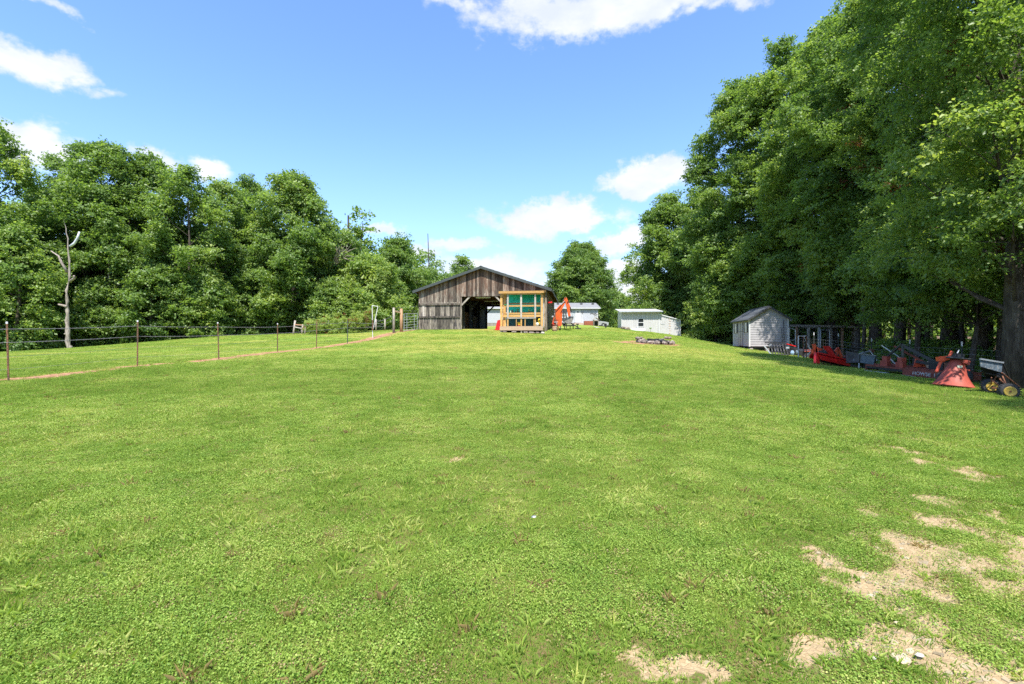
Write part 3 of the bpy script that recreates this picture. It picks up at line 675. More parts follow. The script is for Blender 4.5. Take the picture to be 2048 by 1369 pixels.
tree('right wood tree with a straight dark trunk above the grey dump cart', 1795, 27, -90, 3.6, .26, .28, 46, .25, 34, lsz=.9, near=True, dens=1.0, brown=.5, group=RG)
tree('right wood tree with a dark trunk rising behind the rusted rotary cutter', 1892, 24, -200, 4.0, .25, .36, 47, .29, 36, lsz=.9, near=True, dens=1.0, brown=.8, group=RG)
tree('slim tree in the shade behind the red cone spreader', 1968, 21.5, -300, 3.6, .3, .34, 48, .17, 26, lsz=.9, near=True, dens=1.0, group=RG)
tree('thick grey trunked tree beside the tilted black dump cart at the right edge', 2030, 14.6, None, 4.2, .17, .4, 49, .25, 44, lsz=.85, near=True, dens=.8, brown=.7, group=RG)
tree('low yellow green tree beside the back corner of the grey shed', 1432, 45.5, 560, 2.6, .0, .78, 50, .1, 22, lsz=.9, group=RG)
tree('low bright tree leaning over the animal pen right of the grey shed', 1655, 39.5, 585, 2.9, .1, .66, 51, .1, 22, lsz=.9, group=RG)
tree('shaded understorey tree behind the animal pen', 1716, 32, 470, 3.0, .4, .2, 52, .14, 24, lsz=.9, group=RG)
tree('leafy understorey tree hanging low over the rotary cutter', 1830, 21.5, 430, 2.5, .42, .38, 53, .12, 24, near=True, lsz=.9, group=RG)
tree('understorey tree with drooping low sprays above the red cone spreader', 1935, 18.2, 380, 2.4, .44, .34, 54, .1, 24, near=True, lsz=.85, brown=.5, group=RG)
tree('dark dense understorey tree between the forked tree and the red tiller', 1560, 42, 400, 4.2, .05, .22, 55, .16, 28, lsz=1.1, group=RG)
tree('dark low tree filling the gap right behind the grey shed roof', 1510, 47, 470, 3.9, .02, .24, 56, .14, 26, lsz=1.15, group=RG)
# trees out of frame on the right, whose shade reaches the lawn
for i, (xx, yy, s_) in enumerate([(18.6, 8.0, 60), (14.4, 0.6, 61), (22.5, 13.5, 62)]):
    tree(['right wood tree standing just outside the right edge of the photo', 'nearest right wood tree, beside the camera and out of the photo', 'right wood tree out of the photo, farther into the wood'][i], 0, yy, None, 4.4, .3, .36, s_, .3, 30, near=True, dens=.6, x=xx, group='trees beside the camera')

# slim trunks in the right wood, seen between the leaves
def slim(label, px, d, h, r0, seed, lean=0.0, m=None, name='slim_tree', x=None):
    rr = np.random.RandomState(seed); xx = X(px, d) if x is None else x
    root = thing(name, label, 'tree', (xx, d, g1(xx, d)-.1), group='slim trunks in the woods')
    pts = [(lean*h*t+rr.randn()*.05*(t > 0), rr.randn()*.05*(t > 0), h*t) for t in (0, .25, .5, .75, 1)]
    mb = MB(); mb.path(pts, [r0*1.2, r0, r0*.9, r0*.7, r0*.35], 8)
    for i in range(6):
        t = .45+.08*i; a = rr.uniform(0, 6.28); b = Vector(pts[0]).lerp(Vector(pts[-1]), t); mb.path([b, b+Vector((math.cos(a)*1.3, math.sin(a)*1.3, .7))], [r0*.3, r0*.1], 4)
    mb.build('trunk', m or M_BARK, root, smooth=True)
    n = 60; u = unit(rr.randn(n, 3)); q = np.array([lean*h, 0, h*.93])+u*np.array([1.9, 1.9, 1.6])*(rr.rand(n)**.4)[:, None]
    scatter('crown', q, np.c_[rr.randn(n)*.2, rr.randn(n)*.2, rr.uniform(0, 6.28, n)], rr.uniform(.8, 1.3, n), rr.randint(0, 4, n), np.clip(.3+rr.randn(n)*.1, 0, 1), LEAFG, root)
slim('slim dark trunk left of the white topped fence post above the rotary cutter', 1842, 26, 11, .12, 1)
slim('slim trunk between the two dark trunks behind the red cone spreader', 1930, 25, 11, .1, 2)
slim('slim trunk just left of the thick grey trunked tree', 1998, 19, 10, .12, 3)
slim('slim trunk behind the right end of the animal pen', 1708, 36, 10, .12, 4, m=M_PALEBARK)
slim('slim trunk in the shade above the red tiller', 1725, 30, 10, .1, 5)
slim('slim dark trunk right of the slim tree behind the cone spreader', 1978, 27, 12, .14, 6)
slim('straight pale trunk in the left wood between the first and second wire fence posts', 219, 39.8, 9, .08, 7, m=M_PALEBARK)
slim('thinner grey trunk just right of the straight pale trunk', 243, 40.6, 8, .06, 8)
slim('slim trunk behind the third wire fence post', 432, 45, 9, .12, 9)

# the bare broken trunk and the leaning trunk of the left wood
def bare_trunk():
    d = 34.4; root = thing('dead_tree', 'tall bare pale trunk with broken limbs at the left wood edge', 'tree', GP(137, d, -.1))
    def q(px, py): p = P3(px, py, d); return (p.x-root.location.x, (px*7 % 5-2)*.04, p.z-root.location.z)
    mb = MB(); rr = np.random.RandomState(5); pts = []; rad = []
    for i, (px, py) in enumerate([(137, 702), (136, 690), (136, 670), (134, 650), (134, 630), (134, 610), (135, 590), (137, 560), (137, 530), (136, 505), (136, 485), (133, 465), (130, 442)]):
        for k in range(2):
            pts.append(Vector(q(px, py-(k*8 if i < 12 else k*2)))+Vector((rr.randn()*.01, rr.randn()*.01, 0))); rad.append((.155-.012*i)*(1.16 if k else .9))
    mb.path(pts, rad, 10); mb.build('trunk', M_PALEBARK, root, smooth=True)
    for k, ps in enumerate(([(134, 545), (125, 525), (118, 512), (103, 502)], [(137, 563), (147, 556), (150, 552)], [(135, 613), (126, 611), (118, 609)], [(136, 667), (129, 668)])):
        MB().path([q(*p) for p in ps], [.1, .08, .06, .03][:len(ps)], 7).build('limb', M_PALEBARK, root, smooth=True)
    MB().path([q(*p) for p in ((139, 493), (147, 486), (154, 476), (157, 463))], [.09, .085, .075, .05], 8).build('limb', M_STEELLIMB, root, smooth=True, label='stripped pale grey broken limb')
M_STEELLIMB = mat('stripped_limb', (.5, .52, .54), (.4, .41, .42), 3, .7)
bare_trunk()
def lean_trunk():
    d = 44; root = thing('fallen_tree', 'dark dead trunk leaning in the left wood behind the third wire fence post', 'tree', GP(415, d, -.1))
    def q(px, py): p = P3(px, py, d); return (p.x-root.location.x, 0, p.z-root.location.z)
    MB().path([q(*p) for p in ((366, 592), (372, 606), (382, 622), (390, 636), (402, 655), (414, 672), (418, 682))], [.09, .15, .18, .19, .18, .2, .2], 9).build('trunk', M_PALEBARK, root, smooth=True)
    MB().path([q(388, 632), q(380, 612), q(374, 600)], [.06, .04, .02], 6).build('limb', M_PALEBARK, root)
lean_trunk()
# bare grey twigs above the vine
def twigs():
    d = 49; root = thing('dead_branch', 'bare grey twiggy dead branch high in front of the mid height left tree', 'branch', P3(680, 512, d)); rr = np.random.RandomState(4); mb = MB()
    for i in range(16):
        a = rr.uniform(-.5, 2.2); L = rr.uniform(.8, 2.2); e = Vector((math.cos(a)*L, rr.randn()*.3, math.sin(a)*L)); m_ = e*.5+Vector((rr.randn()*.15, 0, rr.randn()*.15))
        mb.path([(-1.2, .6, -1.2), m_*.6, m_, e], [.05, .035, .025, .008], 4, caps=False)
    mb.build('limb', M_PALEBARK, root)
twigs()

# undergrowth at the foot of both woods and the depth of the woods behind: masses nobody could count
def mass(name, label, cat, fn, n, seed, s0, s1, tint, picks=(0, 4), tv=.1):
    r = np.random.RandomState(seed); p = fn(r, n); n = len(p)
    return tag(scatter(name, p, np.c_[r.randn(n)*.25, r.randn(n)*.25, r.uniform(0, 6.28, n)], r.uniform(s0, s1, n), r.randint(picks[0], picks[1], n), np.clip(tint+r.randn(n)*tv+(fbm(p[:, 0]*.5, p[:, 1]*.5+p[:, 2]*.4, 3, 2)-.5)*.9, 0, 1.2), LEAFG), label, cat)
LE = [(-62, 30), (-40, 36.8), (-34, 38.0), (-31, 40.5), (-27, 45), (-21.5, 49), (-15.5, 53.5), (-11, 62), (-8, 76)]
RE = [(17.2, 12.0), (17.2, 15.5), (17.6, 18.5), (18.3, 22), (19.4, 26.5), (21.2, 30.5), (26.5, 34), (27, 38.5), (21, 42), (19.8, 47), (19.5, 52), (20, 60), (23, 75)]
def along(poly, r, n, w0, w1, hmax, hp=1.6, side=1):
    a = np.array(poly, float); seg = np.linalg.norm(np.diff(a, axis=0), axis=1); c = np.r_[0, np.cumsum(seg)]; t = r.uniform(0, c[-1], n)
    x = np.interp(t, c, a[:, 0]); y = np.interp(t, c, a[:, 1]); i = np.clip(np.searchsorted(c, t)-1, 0, len(seg)-1); dr = np.diff(a, axis=0)[i]/seg[i][:, None]
    o = r.uniform(w0, w1, n); x = x+side*dr[:, 1]*o; y = y-side*dr[:, 0]*o
    top = hmax*(.45+.9*fbm(x*.6, y*.6, 3, 5)); z = gz(x, y)+top*r.rand(n)**hp*1.0; return np.c_[x, y, z]
mass('undergrowth', 'leafy undergrowth along the foot of the left wood', 'undergrowth', lambda r, n: along(LE, r, n, -.3, 4, 3.4, side=-1), 2300, 3, .7, 1.2, .36)
mass('undergrowth', 'dark undergrowth behind the wire mesh fence of the right wood', 'undergrowth', lambda r, n: along(RE[:8], r, n, .8, 6, 1.6, 1.7, 1), 1200, 4, .55, 1.0, .42)
mass('undergrowth', 'undergrowth between the grey shed and the white metal shed', 'undergrowth', lambda r, n: along(RE[8:], r, n, -.4, 4, 3.0, 1.4, 1), 1000, 5, .7, 1.2, .34)
def depth_left(r, n):
    p = along(LE, r, n, 3.5, 22, 12.5, .8, -1); return p
def depth_right(r, n):
    p = along([(20, -2), (20, 8)]+RE, r, n, 4.5, 24, 14, .8, 1); k = (p[:, 0] > 19.0); return p[k]
mass('woodland_foliage', 'deep shaded foliage of the left wood behind its edge trees', 'woodland', depth_left, 4600, 6, 1.5, 2.6, .3)
mass('woodland_foliage', 'deep shaded foliage of the right wood behind its edge trees', 'woodland', depth_right, 4300, 7, 1.3, 2.3, .6)
def trunks(name, label, poly, side, n, seed):
    r = np.random.RandomState(seed); p = along(poly, r, n, 2, 20, 0, 1, side); mb = MB()
    for x, y, z in p:
        h = r.uniform(9, 14); k = r.uniform(.07, .2); l = r.randn(2)*.4
        mb.path([(x, y, z-.2), (x+l[0]*.4, y+l[1]*.4, z+h*.5), (x+l[0], y+l[1], z+h)], [k*1.2, k, k*.5], 6, caps=False)
    mb.build(name, M_BARK, None, True, label, 'woodland', kind='stuff')
trunks('woodland_trunks', 'distant tree trunks standing deep inside the left wood', LE, -1, 60, 1)
trunks('woodland_trunks', 'distant tree trunks standing deep inside the right wood', RE, 1, 120, 2)
def far_wood(r, n):
    x = r.uniform(-150, 190, n); y = 150+r.uniform(0, 25, n)+np.abs(x)*.1; h = 6+5*fbm(x*.06, y*.02, 3, 1); return np.c_[x, y, gz(x, y)+h*r.rand(n)]
mass('far_woodland', 'distant low line of woods beyond the mobile home', 'woodland', far_wood, 3500, 8, 3, 5.5, .35)
# ------------------------------------------------------------------ barn
BRZ = -R(8); BO = (-2.57, 40.8, 2.62)
barn = thing('barn', 'weathered grey brown board barn with a low gable roof and an open centre passage', 'barn', BO, BRZ)
WX, RX, PK, SL, BL = 5.5, 5.9, 5.22, .335, 11.6      # wall x, roof edge x, ridge underside z, slope, length
def rz_(x): return PK-SL*abs(x)
def board(x0, x1, z0, z1, y, th=.025, parent=barn, m=M_BARN, name='board', slope=True):
    """upright board; z1 None: cut to the roof line"""
    a = (rz_(x0) if z1 is None else z1)-.01; b = (rz_(x1) if z1 is None else z1)-.01
    cx = (x0+x1)/2; o = MB().prism([(x0-cx, z0), (x1-cx, z0), (x1-cx, b), (x0-cx, a)], 0, th).build(name, m, parent)
    o.location = (cx, y, 0); return o
bw = .158; n = int(2*WX/bw); xs = [-WX+i*2*WX/n for i in range(n+1)]
for i in range(n):
    a, b = xs[i]+.004, xs[i+1]-.004+rnd.uniform(-.004, .004); c = (a+b)/2; j = rnd.uniform(-.006, .006)
    if c < -1.87:
        board(a, b, 2.22+rnd.uniform(-.02, .02), None, j)
        board(a, b, 1.12+rnd.uniform(-.015, .015), 2.2, .035+j); board(a, b, -.12, 1.1, .035+j)
    elif c < 1.9: board(a, b, 2.84+rnd.uniform(-.012, .012), None, j)
    else: board(a, b, -.15, None, j)
for z, h in ((2.2, .15), (2.31, .06), (1.12, .14)): MB().box((-3.68, -.03, z), (3.66, .045, h)).build('rail', M_BARN, barn)
MB().box((-3.68, -.02, .02), (3.66, .03, .1)).build('rail', M_BARN, barn)
pale = MB().box((0, 0, 0), (.17, .02, .95)).build('board', M_WHITEWOOD, barn, label='pale newer patch board'); pale.location = (-5.08, .01, 1.66)
# frame posts, lintel and braces of the passage
for y in (.12, 3.8, 7.6, 11.5):
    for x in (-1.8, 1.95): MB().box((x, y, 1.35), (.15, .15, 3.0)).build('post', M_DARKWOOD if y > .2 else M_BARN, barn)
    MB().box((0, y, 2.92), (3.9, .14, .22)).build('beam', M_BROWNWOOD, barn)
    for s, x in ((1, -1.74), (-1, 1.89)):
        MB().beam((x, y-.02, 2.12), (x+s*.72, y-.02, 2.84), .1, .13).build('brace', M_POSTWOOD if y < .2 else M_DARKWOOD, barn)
# side walls, back wall halves, passage walls
m_ = int(BL/.17)
for i in range(m_):
    y0 = i*BL/m_+.04
    for sx in (1, -1):
        gap = sx > 0 and (i % 9 == 5)
        if gap: continue
        o = MB().box((0, 0, 1.55), (.025, BL/m_-.012, 3.36)).build('board', M_BARN, barn); o.location = (sx*WX, y0+.085, 0)
for x0, x1 in ((-WX, -1.87), (1.9, WX)):
    MB().prism([(x0, -.1), (x1, -.1), (x1, rz_(x1)-.03), (x0, rz_(x0)-.03)], BL-.03, BL).build('back_wall', M_BARN, barn)
MB().prism([(-1.87, 3.02), (1.9, 3.02), (1.9, rz_(1.9)-.03), (0, rz_(0)-.03), (-1.87, rz_(1.87)-.03)], BL-.03, BL).build('back_gable', M_BARN, barn)
MB().box((-1.92, BL/2, 4.0), (.02, BL-.4, .9)).build('stall_header', M_DARKWOOD, barn)
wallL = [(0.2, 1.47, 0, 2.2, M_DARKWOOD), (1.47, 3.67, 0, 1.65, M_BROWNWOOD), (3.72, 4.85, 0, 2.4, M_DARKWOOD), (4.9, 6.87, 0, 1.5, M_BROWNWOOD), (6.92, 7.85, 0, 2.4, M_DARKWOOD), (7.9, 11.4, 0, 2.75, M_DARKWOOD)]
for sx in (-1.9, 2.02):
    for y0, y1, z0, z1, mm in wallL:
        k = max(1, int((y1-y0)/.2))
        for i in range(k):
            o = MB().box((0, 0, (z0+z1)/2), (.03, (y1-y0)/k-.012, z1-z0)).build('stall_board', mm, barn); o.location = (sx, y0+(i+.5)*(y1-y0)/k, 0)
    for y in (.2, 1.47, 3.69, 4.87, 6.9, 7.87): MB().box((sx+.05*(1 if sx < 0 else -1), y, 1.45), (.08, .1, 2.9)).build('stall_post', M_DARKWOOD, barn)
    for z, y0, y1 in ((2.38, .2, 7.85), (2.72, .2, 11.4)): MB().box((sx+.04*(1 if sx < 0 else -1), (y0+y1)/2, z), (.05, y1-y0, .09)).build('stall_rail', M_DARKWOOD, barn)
for z in (1.02, .9): MB().box((-1.87, 4.3, z), (.03, .9, .05)).build('hinge', M_GALV, barn)
MB().box((-1.87, 4.3, 2.1), (.03, .9, .07)).build('hinge', M_GALV, barn)
for x in (-3.4, 3.7): MB().box((x, 5.8, 1.3), (.05, 11, 2.6)).build('stall_partition', M_DARKWOOD, barn)
MB().box((0, 5.75, 3.13), (3.9, 11.3, .04)).build('loft_floor', M_BROWNWOOD, barn)
for i in range(9): MB().box((0, .8+i*1.25, 3.05), (3.9, .06, .12)).build('joist', M_BROWNWOOD, barn)
for y in (.55, 4.35, 8.1):
    l = MB(); l.box((0, 0, 0), (1.28, .16, .06)); l.tube((-.6, -.05, -.045), (.6, -.05, -.045), .018, 6); l.tube((-.6, .05, -.045), (.6, .05, -.045), .018, 6)
    l.build('light_fixture', M_WHITEPAINT, barn).location = (.05, y, 2.79)
MB().box((0, BL/2, -.06), (10.9, BL-.1, .1)).build('earth_floor', mat('barn_floor_dirt', (.16, .11, .07), (.1, .07, .045), 4, .95), barn)
# roof: two slabs of shingle rows with fascia boards
for s in (-1, 1):
    nx, cs, sn = 11, 1/math.hypot(1, SL), SL/math.hypot(1, SL)
    MB().prism([(0, PK+.02), (s*RX, PK-SL*RX+.02), (s*RX, PK-SL*RX+.09), (0, PK+.1)], -.3, BL+.3).build('roof_deck', M_BROWNWOOD, barn)
    for i in range(nx):
        x0 = RX*i/nx; x1 = RX*(i+1)/nx+.04; z0, z1 = PK-SL*x0+.105, PK-SL*x1+.112
        MB().prism([(s*x0, z0), (s*x1, z1+.012), (s*x1, z1+.035), (s*x0, z0+.02)], -.33, BL+.33).build('shingle_row', M_ROOF, barn)
    for y in (-.34, BL+.34):
        MB().beam((0, y, PK+.02), (s*(RX+.04), y, PK-SL*RX-.01), .035, .2).build('fascia', M_FASCIA, barn)
    MB().box((s*(RX+.02), BL/2, PK-SL*RX+.02), (.03, BL+.6, .13)).build('fascia', M_FASCIA, barn)
    for i in range(10): MB().beam((s*(WX-.1), .3+i*1.22, rz_(WX-.1)-.03), (s*(RX-.02), .3+i*1.22, rz_(RX-.02)-.03), .05, .1).build('rafter_tail', M_BROWNWOOD, barn)
MB().prism([(-.14, PK+.11), (0, PK+.165), (.14, PK+.11), (0, PK+.14)], -.34, BL+.34).build('ridge_cap', M_ROOF, barn)
for x in (-2.85, 2.3): MB().box((x, -.06, rz_(x)-.1), (.1, .08, .14)).build('bracket', M_BLACK, barn)
MB().box((5.35, BL+.02, 1.5), (.14, .1, 3.2)).build('corner_board', M_BARN, barn)
def bl(x, y, z=0):
    """barn coordinates to world"""
    c, s = math.cos(BRZ), math.sin(BRZ); return (BO[0]+x*c-y*s, BO[1]+x*s+y*c, BO[2]+z)
# things in and at the barn
t = thing('plastic_barrel', 'red tapered plastic trough leaning in the barn passage beside the lumber greenhouse', 'barrel', bl(1.55, .35), BRZ)
MB().prism([(-.42, -.05), (.42, -.05), (.36, .75), (.02, .85), (-.2, .8)], -.3, .3).build('tub', M_RED, t)
MB().box((.15, 0, .83), (.5, .62, .05), (0, -.12, 0)).build('rim', M_RED, t)

# ------------------------------------------------------------------ lumber greenhouse
GX0, GX1, GY0, GY1, GF = 1.92, 5.37, -2.2, -.08, .23
gh = thing('greenhouse', 'fresh lumber framed greenhouse box with teal tarp back, standing in front of the barn', 'greenhouse', BO, BRZ)
W_ = 3.45/590     # metres per enlarged photograph pixel of the front
def gx(u): return GX0+(u-1225)*W_
def gzz(v): return -.10+(958-v)*W_
gy = GY0
MB().span((GX0, gy, gzz(958)), (gx(1812), gy+.05, gzz(903))).build('skirt_board', M_PALELUMBER, gh)
MB().span((gx(1812)-.05, gy+.052, gzz(958)), (gx(1812), GY1, gzz(903))).build('skirt_board', M_PALELUMBER, gh)
MB().span((GX0, gy+.052, gzz(958)), (GX0+.05, GY1, gzz(903))).build('skirt_board', M_PALELUMBER, gh)
for i in range(12):
    y = gy+.06+i*(GY1-gy-.06)/12; MB().span((GX0+.06, y+.005, .2), (GX1-.1, y+(GY1-gy-.06)/12-.005, GF)).build('floor_board', M_PALELUMBER, gh)
rt = 2.76
for u0, u1 in ((1232, 1262), (1786, 1812)):
    for y in (gy+.01, GY1-.12): MB().span((gx(u0), y, GF), (gx(u1), y+.1, rt if y < -1 else rt+.35)).build('corner_post', M_LUMBER, gh)
MB().span((gx(1264), gy+.3, GF), (gx(1300), gy+.34, 2.7)).build('stud', M_LUMBER, gh)
MB().span((gx(1262), gy+.5, 1.95), (gx(1322), gy+.53, 2.74)).build('sheathing_panel', M_LUMBER, gh)
# white window framing on the front
for u0, u1 in ((1325, 1348), (1507, 1530), (1698, 1720)):
    MB().span((gx(u0), gy-.03, gzz(782)), (gx(u1), gy+.008, gzz(476))).build('window_frame', M_WHITEWOOD, gh)
MB().span((gx(1325), gy-.032, gzz(799)), (gx(1720), gy+.008, gzz(784))).build('window_frame', M_WHITEWOOD, gh)
MB().span((gx(1325), gy-.028, gzz(474)), (gx(1720), gy+.008, gzz(462))).build('window_frame', M_PALELUMBER, gh)
for u0, u1 in ((1325, 1345), (1447, 1457), (1509, 1529), (1565, 1577), (1688, 1697), (1707, 1716)):
    MB().span((gx(u0), gy+.012, GF), (gx(u1), gy+.06, gzz(801))).build('stud', M_LUMBER, gh)
MB().span((gx(1264), gy+.01, gzz(476)), (gx(1784), gy+.05, gzz(458))).build('top_plate', M_LUMBER, gh)
for v0, v1, y in ((597, 578, .62), (635, 613, .3), (740, 716, .3), (776, 748, .16)):
    MB().span((gx(1262), gy+y, gzz(v0)), (gx(1787), gy+y+.04, gzz(v1))).build('shelf_rail', M_LUMBER, gh)
for v, d in ((613, .5), (715, .55)):
    for k in range(3): MB().span((gx(1264), gy+.345+k*d/3, gzz(v)-.03), (gx(1785), gy+.335+(k+1)*d/3, gzz(v))).build('shelf_board', M_LUMBER, gh)
# tarp back and sides (tarp behind everything, dark panel low)
def sheet(mb, x0, x1, z0, z1, y, nx=14, nz=10, amp=.03, seed=1):
    r = random.Random(seed); vs = []
    for j in range(nz+1):
        for i in range(nx+1):
            u, v = i/nx, j/nz; vs.append((x0+(x1-x0)*u, y+amp*(math.sin(u*9+v*2)+math.sin(u*4-v*7)*.8+r.uniform(-.2, .2)), z0+(z1-z0)*v))
    return mb.add(vs, [(j*(nx+1)+i, j*(nx+1)+i+1, (j+1)*(nx+1)+i+1, (j+1)*(nx+1)+i) for j in range(nz) for i in range(nx)])
o = sheet(MB(), gx(1264), gx(1790), gzz(735), gzz(462)+.2, GY1-.16).build('tarp', M_TARP, gh, smooth=True); so = o.modifiers.new('thick', 'SOLIDIFY'); so.thickness = .004
for i in range(16):
    a = gx(1264)+(gx(1790)-gx(1264))*i/16; MB().box((a+.1, GY1-.14, (GF+gzz(735))/2), (.185, .025, gzz(735)-GF)).build('back_panel', M_DKTARP, gh)
# roof
ra, rb = gzz(460), gzz(430)
MB().prism([(gy-.14, ra+.0), (GY1, 3.1), (GY1, 3.14), (gy-.14, ra+.04)], GX0-.04, GX1+.06, 'x').build('roof_sheet', M_PALELUMBER, gh)
MB().span((GX0-.05, gy-.19, ra-.01), (GX1+.06, gy-.15, rb)).build('fascia', M_LUMBER, gh)
MB().beam((GX1+.05, gy-.16, ra+.07), (GX1+.05, GY1, 3.18), .03, .15).build('fascia', M_LUMBER, gh)
for i in range(14):
    a = GX0-.04+i*(GX1-GX0+.1)/14; MB().prism([(gy-.145, ra+.045), (GY1, 3.145), (GY1, 3.165), (gy-.145, ra+.065)], a+.004, a+(GX1-GX0+.1)/14-.004, 'x').build('roof_board', M_PALELUMBER, gh)
# right side: storm door standing at the side
MB().span((GX1-.09, gy+.2, gzz(905)), (GX1-.05, gy+1.9, gzz(470))).build('side_panel', M_POSTWOOD, gh)
for y0, y1, z0, z1 in ((.3, .42, 0, 2.35), (1.2, 1.32, 0, 2.35), (.42, 1.2, 2.2, 2.35), (.42, 1.2, 0, .12), (.42, 1.2, 1.05, 1.15)):
    MB().span((GX1-.045, gy+y0, .12+z0), (GX1-.005, gy+y1, .12+z1)).build('door_frame', M_WHITEPAINT, gh)
MB().span((GX1-.04, gy+.42, .24), (GX1-.025, gy+1.2, 2.32)).build('door_glass', M_GLASS, gh)
MB().span((GX1-.2, gy+.02, GF), (GX1-.06, gy+.14, rt)).build('corner_post', M_POSTWOOD, gh)
def gxx(u, y, v): return bl(gx(u), y, gzz(v))
# legs under it
for u, w0 in ((1240, .09), (1520, .12), (1800, .13)): MB().span((gx(u)-w0/2, gy+.06, -.75), (gx(u)+w0/2, gy+.06+w0, -.1)).build('leg', M_POSTWOOD, gh)
for u in (1240, 1520, 1800): MB().span((gx(u)-.06, GY1-.2, -.5), (gx(u)+.06, GY1-.08, -.1)).build('leg', M_POSTWOOD, gh)
lab = ['flat rust stained stone under the left end of the greenhouse', 'pale flat stone lying under the greenhouse left of its middle leg', 'orange brown stone just right of the greenhouse middle leg', 'long flat stone under the right half of the greenhouse', 'dark stone beside the right leg of the greenhouse', 'bright white stone chunk at the foot of the right greenhouse leg']
for i, (u, s_) in enumerate(((1290, .42), (1420, .5), (1580, .45), (1660, .55), (1735, .4), (1812, .34))):
    p = bl(gx(u), gy+.12 if i < 5 else gy-.12); z = g1(p[0], p[1])
    o = MB().rock((0, 0, .06), (s_, .35, .2 if i < 5 else .22), i+3).build('stone', M_ROCK if i < 5 else M_WHITEWOOD, None, label=lab[i], cat='stone'); o.location = (p[0], p[1], z)
# things on the shelves and floor
sz = gzz(715)+.004
def pot(u, y, z, r_, h, label, m=M_BLACK, plant=False, name='plant_pot'):
    o = thing(name, label, 'pot', bl(gx(u), y, z), BRZ, 'things on the greenhouse shelf'); MB().lathe((0, 0, 0), [(r_*.75, 0), (r_, h*.92), (r_*1.1, h*.92), (r_*1.1, h), (r_*.9, h), (r_*.85, h*.8)], 10).build('tub', m, o)
    if plant:
        b = MB(); rr = random.Random(u)
        for k in range(9):
            a = rr.uniform(0, 6.28); L = rr.uniform(.08, .16); q = Vector((math.cos(a)*L*.7, math.sin(a)*L*.7, h+L)); b.add([Vector((0, 0, h-.02)), q+Vector((.03, 0, -.03)), q+Vector((0, 0, .03)), q+Vector((-.03, 0, -.03))], [(0, 1, 2), (0, 2, 3)])
        b.build('leaves', M_PLANT, o)
    return o
M_PLANT = mat('potted_leaves', (.08, .17, .03), (.16, .24, .05), 6, .6)
M_PALEPLASTIC = mat('pale_green_plastic', (.55, .6, .5), (.45, .5, .4), 3, .5)
for u, r_, h, lb, m__, pl in ((1362, .05, .16, 'small pale jar at the left end of the greenhouse middle shelf', M_PALEPLASTIC, False), (1388, .08, .2, 'black pot with a white rim left on the greenhouse shelf', M_BLACK, False),
                         (1432, .05, .13, 'narrow black pot on the shelf between two wider pots', M_BLACK, False), (1462, .08, .15, 'dark plant pot with sprouting leaves left of the middle upright', M_BLACK, True),
                         (1618, .07, .1, 'small pot with a yellow green seedling right of the middle upright', M_BLACK, True), (1648, .05, .12, 'short dark pot beside the seedling tray end', M_BLACK, False), (1750, .07, .12, 'dark plant pot alone at the right end of the greenhouse shelf', M_BLACK, True)):
    pot(u, gy+.5, sz, r_, h, lb, m__, pl)
for u0, u1, lb in ((1480, 1555, 'black seed tray behind the middle upright of the greenhouse'), (1570, 1665, 'long black seed tray in the right part of the greenhouse')):
    o = thing('seed_tray', lb, 'tray', bl(gx((u0+u1)/2), gy+.7, sz), BRZ); L = (u1-u0)*W_
    MB().span((-L/2, -.14, 0), (L/2, .14, .01)).build('base', M_BLACK, o)
    for a in ((-L/2, -.14, L/2, -.125), (-L/2, .125, L/2, .14), (-L/2, -.124, -L/2+.015, .124), (L/2-.015, -.124, L/2, .124)): MB().span((a[0], a[1], .011), (a[2], a[3], .06)).build('rim', M_BLACK, o)
o = thing('water_container', 'tall pale green plastic water container at the left end inside the greenhouse', 'container', bl(gx(1285), gy+.45, GF+.003), BRZ)
MB().lathe((0, 0, 0), [(.1, 0), (.11, .03), (.11, .72), (.085, .76), (.085, .8)], 14).build('body', M_PALEPLASTIC, o); MB().lathe((0, 0, .8), [(.105, 0), (.11, .3), (.06, .36), (.03, .42)], 14).build('lid', M_WHITEPAINT, o)
o = thing('garden_tub', 'yellow round garden tub on the greenhouse floor', 'tub', bl(gx(1480), gy+.6, GF+.003), BRZ)
M_YEL = mat('yellow_plastic', (.75, .5, .03), (.6, .4, .03), 3, .5); MB().lathe((0, 0, 0), [(.1, 0), (.15, .22), (.17, .3), (.16, .33), (.1, .35)], 12).build('tub', M_YEL, o); MB().lathe((0, 0, 0), [(.13, 0), (.14, .1)], 12).build('base', M_OLDRED, o)
o = thing('feed_sack', 'yellow and white sack slumped at the right end of the greenhouse floor', 'sack', bl(gx(1752), gy+.5, GF+.003), BRZ)
MB().rock((.05, 0, .35), (.32, .25, .55), 5, 9, 6).build('bag', M_YEL, o, True); MB().rock((-.13, -.02, .16), (.34, .3, .34), 6, 9, 6).build('lower_bag', M_PALEPLASTIC, o, True)
o = thing('watering_can', 'green and grey watering can hanging in the upper left of the greenhouse', 'watering can', bl(gx(1295), gy+.42, gzz(612)+.003), BRZ)
M_GREENP = mat('green_plastic', (.05, .3, .13), (.04, .2, .1), 3, .5); MB().lathe((0, 0, 0), [(.17, 0), (.18, .05), (.02, .1)], 12).build('base', M_GREENP, o); MB().box((0, 0, .25), (.12, .1, .3)).build('body', M_STEEL, o); MB().path([(-.05, 0, .4), (-.1, 0, .46), (.05, 0, .48), (.08, 0, .38)], .012, 6).build('handle', M_STEEL, o)
o = thing('picture_frame', 'small white window frame leaning at the left of the greenhouse above the water container', 'window frame', bl(gx(1302), gy+.4, gzz(716)), BRZ)
